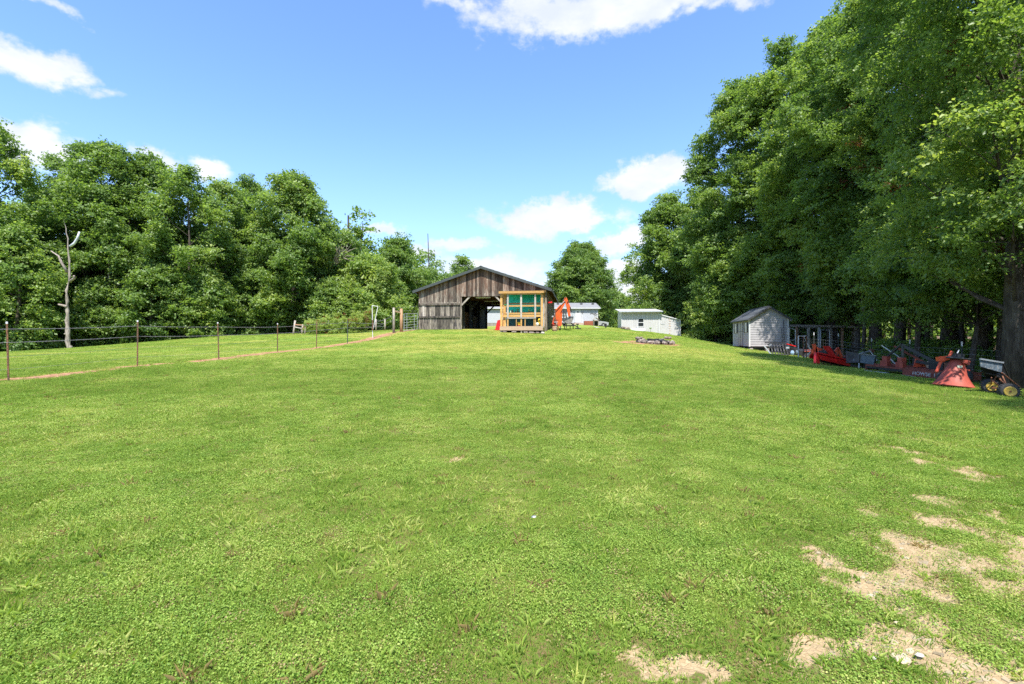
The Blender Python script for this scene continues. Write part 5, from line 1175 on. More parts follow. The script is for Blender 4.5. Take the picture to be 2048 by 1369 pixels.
for i in range(4): c = B(1129.3, 644)+Vector((0, -.27+i*.18, 0)); MB().beam(c, c+Vector((-.16, 0, -.05)), .05, .03).build('bucket_tooth', M_GALV, bh)
# swing frame, stabilisers and controls at the foot
MB().box(B(1112, 650), (.75, .55, .2)).build('base_frame', M_REDORANGE, bh); MB().box(B(1108, 640), (.14, .5, .7)).build('mast', M_RUST, bh)
for dx, tilt in ((-.2, .25), (.15, -.1)): MB().beam(B(1108, 652)+Vector((dx, -.3, 0)), B(1107, 634)+Vector((dx+tilt, -.3, 0)), .07, .09).build('stabiliser', M_REDORANGE if dx < 0 else M_LUMBER, bh)
MB().box(B(1107, 633, -.1), (.3, .25, .12)).build('valve_block', M_GALV, bh)
for k in range(4): MB().tube(B(1105+k*1.3, 632, -.15), B(1105+k*1.3+rnd.uniform(-.5, .5), 628, -.15), .012, 5).build('lever', M_BLACK, bh)
for k in range(3): MB().path([B(1109+k, 634, -.2), B(1112, 640+k*2, -.3), B(1111-k, 648, -.2)], .02, 5).build('hose', M_BLACK, bh)
MB().tube(B(1116, 654), B(1118, 658), .05, 7).build('foot', M_BLACK, bh); MB().box(B(1117.5, 657), (.4, .4, .06)).build('foot_pad', M_BLACK, bh)
for x, zz in ((1106, 652), (1114, 652)):
    q = B(x, zz); MB().tube((q.x, .15, q.z), (q.x, .15, g1(bo.x+q.x, bhd)-bo.z-.02), .045, 7).build('leg', M_RUST, bh)
# red and rusty implement with a tall mast, nearer to the barn
rm = thing('post_digger', 'rusty brown and red implement with a tall mast left of the orange arm', 'implement', bl(6.15, 1.0, -.12))
MB().box((0, 0, .95), (.09, .12, 1.9)).build('mast', M_RUST, rm); MB().box((.0, -.02, .55), (.45, .3, .08)).build('crossbar', M_RUST, rm); MB().box((0, 0, .95), (.6, .06, .06)).build('crossbar', M_RUST, rm)
MB().tube((-.16, -.1, 0), (-.16, -.1, .7), .05, 8).build('upright', M_RED, rm); MB().lathe((-.12, -.1, .25), [(.02, -.08), (.13, -.05), (.13, .05), (.02, .08)], 10, 'y').build('gear_housing', M_RED, rm)
for dx in (.12, .24): MB().tube((dx, -.15, 0), (dx-.05, -.1, .8), .03, 6).build('strut', M_GALV if dx < .2 else M_LUMBER, rm)
MB().tube((-.02, -.16, 0), (-.02, -.16, .5), .035, 6).build('strut', M_STEEL, rm); MB().box((.05, -.12, .78), (.35, .1, .05)).build('bracket', M_GALV, rm)
o = thing('hanging_helmet', 'small glossy red hanging object high on the right barn wall', 'hanging pot', bl(5.75, .3, 2.22), BRZ); MB().lathe((0, 0, 0), [(.02, .2), (.13, .17), (.19, .07), (.2, 0), (.18, 0)], 12).build('shell', M_RED, o); MB().tube((0, 0, .18), (0, 0, .72), .006, 4).build('cord', M_BLACK, o); MB().tube((0, 0, .72), (-.22, 0, .76), .01, 4).build('hook', M_BLACK, o)
px_ = GP(1109, 40.3); o = thing('bucket_pot', 'small tan wooden keg on the grass under the rusty machine at the barn corner', 'tub', px_); MB().lathe((0, 0, -.02), [(.17, 0), (.2, .15), (.2, .28), (.17, .4)], 12).build('tub', M_PALELUMBER, o); [MB().lathe((0, 0, -.02), [(.203, h), (.205, h+.03), (.2, h+.031)], 12).build('hoop', M_RUST, o) for h in (.08, .28)]
# dark trailer rack behind the arm and the black mower frame
rk = thing('dark_rack', 'dark grey metal rack with crossed braces standing behind the orange arm', 'rack', GP(1126, 50)); r0 = Vector(rk.location)
def K(px, py): return P3(px, py, 50)-r0
for x in (1121, 1133): q = K(x, 618); MB().tube((q.x, 0, -.05), (q.x+ (.05 if x < 1125 else -.05), 0, q.z), .05, 6).build('upright', M_DKMACHINE, rk)
MB().tube(K(1127.5, 617), K(1127.5, 650), .07, 6).build('upright', M_DKMACHINE, rk)
for y in (621, 626, 632): MB().box((K(1120.5, y)+K(1134, y))/2, ((K(1134, y)-K(1120.5, y)).x, .08, .09)).build('crossbar', M_DKMACHINE, rk)
MB().beam(K(1127, 620), K(1122, 637), .05, .07).build('brace', M_DKMACHINE, rk); MB().beam(K(1128, 620), K(1134, 636), .05, .07).build('brace', M_DKMACHINE, rk)
MB().box((K(1120, 639)+K(1138, 639))/2, (.95, .7, .28)).build('deck_box', M_DKMACHINE, rk)
mw = thing('mower_deck', 'low black machine frame on short legs, on the grass right of the orange arm', 'implement', GP(1141, 43.5)); r0 = Vector(mw.location)
def K2(px, py): return P3(px, py, 43.5)-r0
MB().box(K2(1137, 651)+Vector((0, 0, -.02)), (.95, .6, .1)).build('frame', M_BLACK, mw); MB().beam(K2(1141, 646), K2(1157, 655), .07, .09).build('drawbar', M_BLACK, mw); MB().beam(K2(1143, 651), K2(1150, 645), .05, .05).build('brace', M_BLACK, mw)
for x in (1129, 1140, 1146): q = K2(x, 651); MB().tube((q.x, -.1, -.03), (q.x, -.1, q.z), .04, 6).build('leg', M_BLACK, mw)
MB().box(K2(1155, 648.5), (.22, .2, .1)).build('hitch', M_BLACK, mw); q = K2(1156, 655); MB().box((q.x, 0, .04), (.5, .25, .09)).build('skid', M_BLACK, mw); MB().tube((q.x-.03, 0, .04), K2(1155, 648.5), .03, 5).build('strut', M_BLACK, mw)
MB().lathe(K2(1128, 647), [(.05, -.1), (.18, -.08), (.18, .08), (.05, .1)], 12, 'y').build('wheel', M_TYRE, mw); MB().box(K2(1131, 645), (.4, .35, .16)).build('engine', M_STEEL, mw)

# ------------------------------------------------------------------ stone fire pit
pit = thing('fire_pit', 'ring of rough field stones around a dark ash fire pit on a red soil patch', 'fire pit', (PIT[0]+.3, PIT[1], g1(*PIT)))
r_ = random.Random(8)
for i in range(15):
    a = 2*math.pi*i/15+r_.uniform(-.08, .08); L = r_.uniform(.36, .58); rr = .98
    o = MB().rock((0, 0, .06), (L, r_.uniform(.24, .34), r_.uniform(.2, .36)), i*3+1, 8, 4).build('stone', M_ROCK, pit); o.location = (math.cos(a)*rr, math.sin(a)*rr*.85, g1(PIT[0]+.3+math.cos(a)*rr, PIT[1]+math.sin(a)*rr*.85)-g1(*PIT)+.0); o.rotation_euler = (r_.uniform(-.15, .15), r_.uniform(-.15, .15), a+math.pi/2)
for i in range(6):
    a = r_.uniform(0, 6.28); o = MB().rock((0, 0, .2), (.4, .3, .16), i+50, 7, 4).build('stone', M_ROCK, pit); o.location = (math.cos(a)*1.08, math.sin(a)*.92, .08); o.rotation_euler = (.1, .1, a+1.5)
MB().lathe((0, 0, -.06), [(.0, .0), (.9, .04), (.95, .1)], 18, squash=.85).build('ash_bed', mat('charcoal_ash', (.03, .028, .027), (.07, .065, .06), 9, .95), pit)
for i in range(5): a = i*1.3; MB().tube((math.cos(a)*.7, math.sin(a)*.5, .08), (-math.cos(a+.4)*.5, -math.sin(a+.4)*.4, .2), .05, 7).build('log', M_BLACK, pit)

# ------------------------------------------------------------------ the row of implements along the right wood
# mesh fence with white tipped posts
mf = thing('mesh_fence', 'woven wire fence on thin white tipped posts along the right wood behind the implements', 'fence', (0, 0, 0))
fp = [(1500, 39.5, 1.2), (1560, 34.5, 1.2), (1628, 28, 1.5), (1677, 25, 1.5), (1742, 22.5, 1.45), (1819, 19.5, 1.4), (1925, 16.5, 1.35), (2100, 14.1, 1.35), (2350, 11.5, 1.35)]
fw = [(X(px, d), d, g1(X(px, d), d), h) for px, d, h in fp]
for i, (x, y, z, h) in enumerate(fw):
    if i > 1: tpost(x, y, h-.16, M_TPOSTG, R(rnd.uniform(-1.5, 1.5)), 2, mf)
for k in range(7): wire('wire', [(x, y, z+.08+k*.17) for x, y, z, h in fw], .0028, mf, sag=0)
for a, b in zip(fw[:-1], fw[1:]):
    a_, b_ = Vector(a[:3]), Vector(b[:3]); L = (b_-a_).length; n_ = int(L/.3); mb = MB()
    for i in range(n_): p = a_.lerp(b_, i/n_); mb.path([p+Vector((0, 0, .05)), p+Vector((0, 0, 1.12))], .0018, 3, caps=False)
    mb.build('mesh_panel', M_WIRE, mf, kind='stuff')
# animal pen of timber posts and wire
pen = thing('animal_pen', 'tall open timber and wire animal pen behind the grey shed', 'pen', (0, 0, 0)); pd = 34.5
xs_ = [1578, 1593, 1617, 1638, 1662, 1684, 1712]; zt_ = EYE-(653-684)/F*pd
for row, dd in enumerate((0, 3.2)):
    for i, px in enumerate(xs_):
        x = X(px, pd)+dd*.35; y = pd+dd; z = g1(x, y); m = [M_POSTWOOD, M_NEWPOST, M_POSTWOOD, M_GALV][i % 4]
        MB().span((x-.06, y-.06, z-.15), (x+.06, y+.06, zt_)).build('post', m if row == 0 else M_POSTWOOD, pen)
    MB().beam((X(1572, pd)+dd*.35, pd+dd, zt_+.07), (X(1714, pd)+dd*.35, pd+dd, zt_-.02), .12, .16).build('top_beam', M_POSTWOOD, pen)
    MB().beam((X(1572, pd)+dd*.35, pd+dd, zt_-1.55), (X(1714, pd)+dd*.35, pd+dd, zt_-1.6), .06, .09).build('rail', M_DARKWOOD, pen)
for px in (1578, 1638, 1712): x = X(px, pd); MB().beam((x, pd, zt_), (x+3.2*.35, pd+3.2, zt_), .08, .1).build('top_beam', M_POSTWOOD, pen)
for a, b in ((1641, 1659),):
    zg = g1(X(a, pd), pd); f_ = MB()
    for p, q in (((a, zg+.1), (a, zt_-.25)), ((b, zg+.1), (b, zt_-.25)), ((a, zt_-.25), (b, zt_-.25)), ((a, zg+.1), (b, zg+.1))): MB().tube((X(p[0], pd-.1), pd-.1, p[1]), (X(q[0], pd-.1), pd-.1, q[1]), .025, 6).build('door_frame', M_GALV, pen)
mb = MB()
for k in range(8): z = g1(X(1640, pd), pd)+.15+k*.22; mb.path([(X(1578, pd), pd-.07, z), (X(1712, pd), pd-.07, z)], .004, 3, caps=False)
for k in range(40): px = 1578+k*3.4; mb.path([(X(px, pd), pd-.07, .9), (X(px, pd), pd-.07, zt_)], .003, 3, caps=False)
mb.build('wire_netting', M_WIRE, pen, kind='stuff')
o = thing('wire_gate', 'small pale tube framed wire gate leaning at the back corner of the grey shed', 'gate', GP(1578, 32.2))
for a, b in (((0, 0, 0), (0, 0, 1.7)), ((.42, 0, 0), (.42, 0, 1.6)), ((0, 0, 1.7), (.42, 0, 1.6)), ((0, 0, .1), (.42, 0, .1)), ((0, 0, .9), (.42, 0, .9))): MB().tube(a, b, .022, 6).build('tube', M_GALV, o)
o = thing('leaning_board', 'pale wooden plank leaning to the left between the pen and the white stand', 'plank', GP(1590, 30.5)); MB().beam((.35, -.1, -.02), (-.28, .25, 1.0), .1, .03).build('plank', M_WHITEWOOD, o)
o = thing('planks', 'dark narrow rods leaning against the right end of the grey shed wall', 'rods', (18.05, 32.35, g1(18.05, 32.35)))
for dx, h in ((0, 1.7), (.12, 2.2)): MB().tube((dx, -.1, .0), (dx+.08, .15, h), .02, 5).build('rod', M_BLACK, o)
# black grapple implement
gpl = thing('rock_grapple', 'black tined tractor implement with silver tubes heaped in front of the grey shed corner', 'implement', (X(1552, 28), 28, g1(X(1552, 28), 28)), R(-8))
for i in range(6):
    x = -.3+i*.16; MB().path([(x, -.35, .05), (x, -.2, .3), (x+.05, .1, .62), (x+.1, .45, .7)], .028, 6).build('tine', M_BLACK, gpl)
for k, (y, z) in enumerate(((-.28, .18), (-.1, .42), (.1, .6), (.45, .7))): MB().box((.12, y, z), (1.1, .07, .07)).build('crossbar', M_BLACK, gpl)
MB().beam((-.75, -.3, .52), (-.42, -.35, .06), .09, .06).build('cylinder', M_GALV, gpl); MB().beam((-.45, -.1, .5), (-.28, -.1, .62), .07, .07).build('cylinder', M_STEEL, gpl); MB().beam((-.5, -.4, .05), (.5, -.42, .03), .05, .05).build('cutting_edge', M_DKMACHINE, gpl)
MB().beam((.4, 0, .5), (1.4, .1, .28), .3, .12).build('arm', M_BLACK, gpl); MB().beam((.55, -.05, .64), (1.05, 0, .5), .1, .05).build('cover', M_RED, gpl); MB().box((.55, -.15, .42), (.18, .1, .1)).build('coupler', M_GALV, gpl)
MB().box((.95, -.05, .16), (.9, .5, .3)).build('housing', M_BLACK, gpl); MB().rock((.75, -.3, .14), (.24, .15, .3), 2).build('bag', mat('pale_blue_bag', (.3, .42, .58), (.2, .28, .4), 4, .5), gpl); MB().rock((1.0, -.3, .18), (.16, .12, .26), 4).build('bag', M_BLUEGREY, gpl)
# white tube stand with horizontal pipe
st = thing('tube_stand', 'narrow upright stand of peeling white tubes with a pipe reaching to the red tiller', 'stand', (X(1604.5, 26), 26, g1(X(1604.5, 26), 26)))
for dx, dy, m in ((-.21, 0, M_WHITEPAINT), (-.05, .25, M_RUST), (.03, -.05, M_RUST), (.2, .2, M_WHITEPAINT), (.21, -.02, M_RUST), (.08, .0, M_WHITEPAINT)): MB().tube((dx, dy, -.03), (dx, dy, 1.16), .024, 6).build('upright', m, st)
for a, b in (((-.21, 0, 1.16), (.21, 0, 1.16)), ((-.21, 0, 1.16), (-.05, .25, 1.16)), ((.2, .2, 1.16), (-.05, .25, 1.16)), ((-.21, 0, .42), (.8, -.1, .36)), ((.1, 0, 1.1), (.5, .1, .42)), ((.15, 0, .02), (.5, 0, .38))): MB().tube(a, b, .02, 6).build('tube', M_WHITEPAINT, st)
# red tiller
td = 22.3; tl = thing('rotary_tiller', 'bright red rotary tiller implement with black chain case on its right end', 'implement', (X(1660, td), td, g1(X(1660, td), td)), 0)
t0 = Vector(tl.location)
def TT(px, py, dd=0.0): return P3(px, py, td+dd)-t0
ax = (TT(1690, 728)-TT(1632, 716)); ax.z = 0
A_, Bq = TT(1630, 711), TT(1686, 724)
def bt(t, y, z): p = A_.lerp(Bq, t); return Vector((p.x, p.y+y, p.z+z))
hood = MB(); pr = [(-.42, -.14), (-.36, .02), (-.1, .1), (.25, .12), (.42, .02), (.46, -.12), (.42, -.12), (.38, -.02), (.22, .06), (-.1, .05), (-.32, -.02), (-.38, -.14)]
vs = [bt(0, y, z) for y, z in pr]+[bt(1, y, z) for y, z in pr]; n_ = len(pr)
hood.add(vs, [tuple(range(n_)), tuple(range(2*n_-1, n_-1, -1))]+[(i, i+n_, (i+1) % n_+n_, (i+1) % n_) for i in range(n_)]); hood.build('hood', M_RED, tl)
MB().beam(bt(0, -.2, .13), bt(1, -.2, .13), .12, .06).build('crossbar', M_RED, tl); MB().beam(bt(0, -.46, -.1), bt(1, -.46, -.1), .03, .16).build('rear_flap', M_RED, tl)
MB().tube(bt(.02, 0, -.18), bt(.98, 0, -.18), .05, 8).build('rotor_shaft', M_BLACK, tl)
for i in range(9):
    for k in range(4):
        a = k*math.pi/2+i*.5; c = bt(.08+i*.1, 0, -.18); MB().path([c, c+Vector((0, math.cos(a)*.2, math.sin(a)*.2)), c+Vector((.07, math.cos(a+.3)*.23, math.sin(a+.3)*.23))], [.018, .016, .008], 4).build('tine', M_RUST, tl)
c1 = bt(1.04, -.02, 0)
MB().prism([(c1.y-.26, c1.z-.3), (c1.y+.2, c1.z-.32), (c1.y+.28, c1.z-.05), (c1.y+.2, c1.z+.18), (c1.y, c1.z+.26), (c1.y-.2, c1.z+.16), (c1.y-.3, c1.z-.08)], c1.x-.04, c1.x+.07, 'x').build('chain_case', M_BLACK, tl)
MB().lathe((c1.x-.05, c1.y-.12, c1.z-.02), [(.24, -.03), (.27, 0), (.27, .06), (.2, .1)], 18, 'y').build('end_cover', M_BLACK, tl); MB().box((c1.x-.02, c1.y-.3, c1.z-.3), (.3, .12, .16)).build('skid_plate', M_BLACK, tl)
MB().box((c1.x-.02, c1.y-.365, c1.z-.29), (.2, .006, .08)).build('decal', M_SIGNWHITE, tl); MB().beam(c1+Vector((.05, .1, -.3)), c1+Vector((.3, .3, -.1)), .2, .12).build('side_plate', M_RED, tl)
MB().beam(bt(-.04, -.1, .12), bt(-.1, -.2, -.38), .1, .08).build('stand_leg', M_RED, tl); MB().beam(bt(.02, -.1, .1), bt(.0, -.25, -.36), .1, .08).build('stand_leg', M_RED, tl)
MB().prism([(TT(1649, 692).x, TT(1649, 692).z), (TT(1659, 692).x, TT(1659, 692).z), (TT(1673, 715).x, TT(1673, 715).z), (TT(1656, 712).x, TT(1656, 712).z)], -.02, .12).build('gearbox_cover', M_RED, tl)
MB().tube(TT(1652, 695, .2), TT(1645, 712, .1), .03, 6).build('strut', M_POSTWOOD, tl); MB().tube(TT(1657, 693, .15), TT(1671, 707, .1), .035, 6).build('strut', M_BLACK, tl)
MB().lathe(TT(1643, 706, -.1), [(.04, -.1), (.11, -.08), (.12, .1), (.06, .14)], 12, 'x').build('gearbox', M_BLACK, tl); MB().lathe(TT(1648, 706.5, -.1), [(.13, -.08), (.15, .02), (.1, .1)], 12, 'x').build('drive_guard', M_BLACK, tl)
for p, q in (((1627, 688), (1631, 700)), ((1631, 698), (1634, 715)), ((1630, 696), (1644, 700))): MB().beam(TT(*p, .1), TT(*q, .1), .09, .12).build('hitch_arm', M_REDORANGE, tl)
MB().box(TT(1629, 702, .1), (.28, .12, .2)).build('hitch_block', M_REDORANGE, tl)
for p, q in (((1667, 706), (1675, 697)), ((1675, 695), (1684, 716)), ((1669, 712), (1681, 718)), ((1676, 699), (1671, 718))): MB().beam(TT(*p, .35), TT(*q, .35), .07, .08).build('lower_frame', M_REDORANGE, tl)
MB().beam(TT(1688, 714, .5), TT(1699, 716, .5), .1, .12).build('side_bar', M_OLDRED, tl)
# second small implement behind the stand
o = thing('blade_implement', 'low dark red and black blade implement lying behind the white tube stand', 'implement', GP(1618, 27.5)); MB().box((.0, 0, .42), (.7, .3, .12)).build('frame', M_OLDRED, o); MB().prism([(-.45, 0), (.5, 0), (.5, .25), (-.2, .36)], -.1, .1).build('blade', M_DKMACHINE, o); MB().beam((-.3, 0, .4), (-.35, .1, .0), .06, .06).build('leg', M_RUST, o); MB().beam((.3, 0, .4), (.35, .1, .0), .06, .06).build('leg', M_RUST, o)
# long bars lying between the tiller and the grey dump cart
o = thing('steel_bar', 'long dark steel bars lying on the leaf litter right of the red tiller', 'bar', GP(1705, 23.2)); MB().beam((-.7, 0, .12), (.75, -.1, .06), .08, .08).build('bar', M_DKMACHINE, o); MB().beam((-.4, .2, .2), (.6, .25, .12), .05, .05).build('bar', M_BLACK, o); [MB().box((x, .08, .03), (.1, .4, .08)).build('block', M_POSTWOOD, o) for x in (-.5, .5)]
# grey blue dump cart with tipped bed
cd = 20.2; ct = thing('dump_cart', 'small blue grey box cart on short legs left of the rusted rotary cutter', 'cart', (X(1733, cd), cd, g1(X(1733, cd), cd)))
t0 = Vector(ct.location)
def CC(px, py, dd=0.0): return P3(px, py, cd+dd)-t0
q = [CC(1719, 707.5), CC(1751, 711.5), CC(1747, 731), CC(1717, 725)]
MB().prism([(v.x, v.z) for v in q], -.02, .02).build('bed_panel', M_BLUEGREY, ct)
for a, b in ((q[0], q[1]), (q[0], q[3]), (q[1], q[2]), (q[3], q[2])): MB().beam(a+Vector((0, -.03, 0)), b+Vector((0, -.03, 0)), .04, .045 if a is q[0] and b is q[1] else .03).build('rim', M_STEEL if (a is q[0] and b is q[1]) else M_BLACK, ct)
for a, b in ((q[0], q[3]), (q[1], q[2])): MB().add([a, b, b+Vector((.1, .9, -.05)), a+Vector((.05, .9, .1)), a+Vector((.02, 0, 0)), b+Vector((.02, 0, 0)), b+Vector((.12, .9, -.05)), a+Vector((.07, .9, .1))], [(0, 1, 2, 3), (4, 5, 6, 7), (0, 1, 5, 4), (3, 2, 6, 7), (0, 3, 7, 4), (1, 2, 6, 5)]).build('bed_side', M_DKMACHINE, ct)
MB().add([q[3], q[2], q[2]+Vector((.1, .9, -.05)), q[3]+Vector((.1, .9, -.05)), q[3]-Vector((0, 0, .02)), q[2]-Vector((0, 0, .02)), q[2]+Vector((.1, .9, -.07)), q[3]+Vector((.1, .9, -.07))], [(0, 1, 2, 3), (4, 5, 6, 7), (0, 1, 5, 4), (3, 2, 6, 7)]).build('bed_floor', M_DKMACHINE, ct)
for px, py in ((1719, 725), (1729, 727), (1745, 731)):
    v = CC(px, py); MB().tube((v.x, .03, v.z), (v.x, .03, g1(t0.x+v.x, cd)-t0.z-.03), .025, 6).build('leg', M_GALV if px < 1720 else M_BLACK, ct)
MB().lathe(CC(1731, 733, .3), [(.05, -.06), (.17, -.05), (.17, .05), (.05, .06)], 14, 'x').build('wheel', M_TYRE, ct)
MB().tube(q[0], CC(1740, 702, .3), .03, 6).build('tongue', M_GALV, ct); MB().tube(CC(1740, 702, .3), CC(1754, 721, .2), .03, 6).build('tongue', M_GALV, ct); MB().rock(CC(1743, 702, .35), (.26, .2, .2), 3).build('winch', M_RUST, ct)
# rusted rotary cutter
RL, RR_ = Vector((13.70, 18.7, g1(13.7, 18.7))), Vector((14.35, 15.9, g1(14.35, 15.9)))
rc = thing('rotary_cutter', 'long rusted red rotary cutter with worn white lettering lying in front of the wood', 'implement', RL)
def world_px(px, py, along_t, back=0.0):
    pass
u_ = (RR_-RL); LN = u_.length; u_.normalize(); n2 = Vector((u_.y, -u_.x, 0)); n2 = -n2 if n2.x < 0 else n2
def C3(t, b, z): return u_*(t*LN)+n2*b+Vector((0, 0, z))
def cbox(name, t0_, t1_, b0, b1, z0, z1, m, **k):
    vs = [C3(t, b, z) for t in (t0_, t1_) for b in (b0, b1) for z in (z0, z1)]
    return MB().add(vs, [(0, 1, 3, 2), (4, 6, 7, 5), (0, 4, 5, 1), (2, 3, 7, 6), (0, 2, 6, 4), (1, 5, 7, 3)]).build(name, m, rc, **k)
cbox('deck', 0, 1, .02, 1.35, .21, .235, M_OLDCUT); cbox('side_skirt', .48, 1, 0, .03, .0, .26, M_OLDCUT); cbox('side_skirt', 0, .478, 0, .04, .12, .2, M_BLACK, label='black front edge of the deck'); cbox('deck_edge', 0, .478, -.01, .06, .2, .26, M_OLDCUT)
cbox('side_skirt', 0, 1, 1.35, 1.38, .0, .26, M_OLDCUT); cbox('end_plate', 1.0, 1.012, 0, 1.38, 0, .26, M_OLDCUT); cbox('end_plate', -.012, 0, 0, 1.38, .05, .24, M_OLDCUT)
for b in (.3, .62, .95): cbox('deck_rib', .02, .98, b, b+.06, .236, .29, M_OLDCUT)
cbox('deck_angle', .5, .98, .03, .09, .262, .3, M_OLDCUT, label='pale worn angle iron on the deck'); cbox('skid', -.02, .3, -.03, .05, -.02, .03, M_GALV); cbox('skid', .45, .62, -.05, .02, -.03, .02, M_GALV)
for t in (.22, .42): 
    cbox('hitch_lug', t-.03, t+.03, .1, .3, .26, .62, M_OLDRED); cbox('hitch_gusset', t-.045, t+.045, .06, .1, .26, .45, M_OLDRED)
def cb(name, a, b, w0, h0, m): return MB().beam(C3(*a), C3(*b), w0, h0).build(name, m, rc)
cb('a_frame', (.23, .2, .6), (.42, .2, 1.12), .06, .06, M_BLACK); cb('a_frame', (.43, .2, .55), (.43, .2, 1.1), .05, .06, M_DKMACHINE); cb('brace', (.42, .2, 1.08), (.78, .7, .4), .06, .1, M_BLACK); cb('brace', (.24, .5, 1.0), (.62, .6, .45), .05, .06, M_OLDCUT)
cb('brace', (.22, .3, .6), (.3, .3, .38), .04, .04, M_GALV); cb('brace', (.3, .3, .37), (.42, .3, .38), .04, .04, M_GALV); cb('brace', (.1, .4, 1.0), (.43, .3, .5), .03, .03, M_GALV)
MB().prism([(0, 0), (.5, 0), (.08, .3)], 0, .04).build('gusset', M_REDORANGE, rc).location = C3(.5, .45, .3)
cbox('gearbox', .66, .82, .5, .8, .28, .58, M_BLACK); MB().lathe(C3(.64, .62, .42), [(.06, -.04), (.13, -.03), (.13, .04), (.06, .06)], 12, 'x').build('drive_cover', M_PALELUMBER, rc); cbox('motor_cover', .83, .92, .5, .78, .3, .55, M_RUST); cb('drive_shaft', (.5, .55, .5), (.66, .62, .45), .09, .09, M_BLACK)
MB().lathe(C3(1.1, .35, .18), [(.06, -.06), (.19, -.05), (.2, 0), (.19, .05), (.06, .06)], 16, 'x').build('tail_wheel', M_TYRE, rc); cb('tail_arm', (.95, .5, .28), (1.1, .42, .2), .05, .07, M_OLDCUT)
# the worn lettering on the skirt
cu = bpy.data.curves.new('lettering', 'FONT'); cu.body = 'HOWSE  I'; cu.size = .165; cu.extrude = .002; cu.offset = .003; cu.space_character = 1.05
to = bpy.data.objects.new('lettering_curve', cu); COL.objects.link(to); dg = bpy.context.evaluated_depsgraph_get(); tm = bpy.data.meshes.new_from_object(to.evaluated_get(dg)); bpy.data.objects.remove(to)
tm.name = 'lettering'; tm.materials.clear(); tm.materials.append(M_SIGNWHITE); lo = bpy.data.objects.new('lettering', tm); link(lo, rc)
lo.location = C3(.60, -.004, .075); m3 = Matrix((u_, Vector((0, 0, 1)), u_.cross(Vector((0, 0, 1))))).transposed(); lo.rotation_euler = m3.to_euler()
# faded red cone spreader standing upside down
sd = 13.9; sp_ = thing('cone_spreader', 'faded red cone shaped seed spreader turned upside down beside the black dump cart', 'implement', (X(1918, sd)+.1, sd+.3, g1(X(1918, sd), sd)), (R(-2), R(7), 0))
MB().lathe((0, 0, 0), [(.47, .02), (.49, .0), (.50, .03), (.47, .045), (.37, .2), (.27, .4), (.18, .6), (.12, .78), (.1, .8), (.0, .8)], 30).build('hopper', M_OLDRED, sp_, True)
MB().span((-.1, -.2, .56), (.04, -.185, .63)).build('sticker', mat('faded_sticker', (.6, .56, .42), (.5, .52, .4), 12, .6), sp_).rotation_euler = (R(-.0), 0, 0)
for s in (-1, 1):
    MB().path([(s*.18, .05, .82), (s*.34, .1, .7), (s*.44, .1, .38)], .04, 8).build('frame_leg', M_REDORANGE if s < 0 else M_OLDRED, sp_); MB().box((s*.3, .08, .8), (.34, .1, .12), (0, s*.25, 0)).build('frame_bar', M_REDORANGE if s < 0 else M_OLDRED, sp_)
MB().box((.36, .1, .55), (.34, .04, .04)).build('frame_bar', M_OLDRED, sp_); MB().lathe((0, .0, .82), [(.26, 0), (.27, .02), (.26, .04), (.05, .05)], 16).build('spinner_plate', M_DKMACHINE, sp_)
MB().box((.1, .05, .92), (.22, .2, .15)).build('gearbox', M_BLACK, sp_); MB().tube((-.16, .05, .86), (-.08, .05, 1.04), .035, 7).build('drive_stub', M_REDORANGE, sp_); MB().tube((0, 0, .92), (.08, .0, 1.1), .014, 5).build('lever', M_GALV, sp_); MB().tube((-.12, .03, .8), (.5, .05, .88), .02, 5).build('lever', M_BLACK, sp_)
o = thing('old_tyre', 'black tyre lying behind the left foot of the red cone spreader', 'tyre', (X(1884, 14.8), 14.8, g1(X(1884, 14.8), 14.8)+.16), (0, 0, R(25))); MB().lathe((0, 0, 0), [(.09, -.07), (.19, -.08), (.2, 0), (.19, .08), (.09, .07), (.085, 0), (.09, -.07)], 18, 'y').build('tread', M_TYRE, o, True)
# tilted black dump cart with yellow wheels
kx, ky = X(1996, 12.9), 12.9; kz = g1(kx, ky)
kc = thing('dump_cart', 'tilted black dump cart with two yellow wheels at the foot of the big tree', 'cart', (kx, ky, kz))
t0 = Vector(kc.location)
def KK(px, py, dd=0.0): return P3(px, py, ky+dd)-t0
w1, w2 = KK(1982, 772.5, .25), KK(2018, 782.5, -.35)
for wv, r_ in ((w1, .20), (w2, .205)):
    # wheels face the camera, turned a little
    t_ = MB().lathe((0, 0, 0), [(.125, -.07), (.17, -.08), (.198, -.06), (.205, 0), (.198, .06), (.17, .08), (.125, .07)], 22, 'y').build('tyre', M_TYRE, kc, True); t_.location = wv; t_.rotation_euler = (0, 0, R(-28))
    r__ = MB().lathe((0, 0, 0), [(.0, -.075), (.03, -.082), (.08, -.072), (.1, -.085), (.128, -.092), (.132, 0)], 20, 'y').build('rim', M_YELLOW, t_, True); MB().lathe((0, 0, 0), [(.001, -.1), (.022, -.095), (.024, -.03)], 10, 'y').build('hub_cap', M_RUST, t_)
    for k in range(20): 
        a = k*2*math.pi/20; MB().box((math.cos(a)*.2, 0, math.sin(a)*.2), (.014, .13, .03), (0, -a, .35)).build('tread_lug', M_TYRE, t_)
MB().tube(w1+Vector((0, .05, 0)), w2+Vector((0, .05, 0)), .02, 8).build('axle', M_RUST, kc)
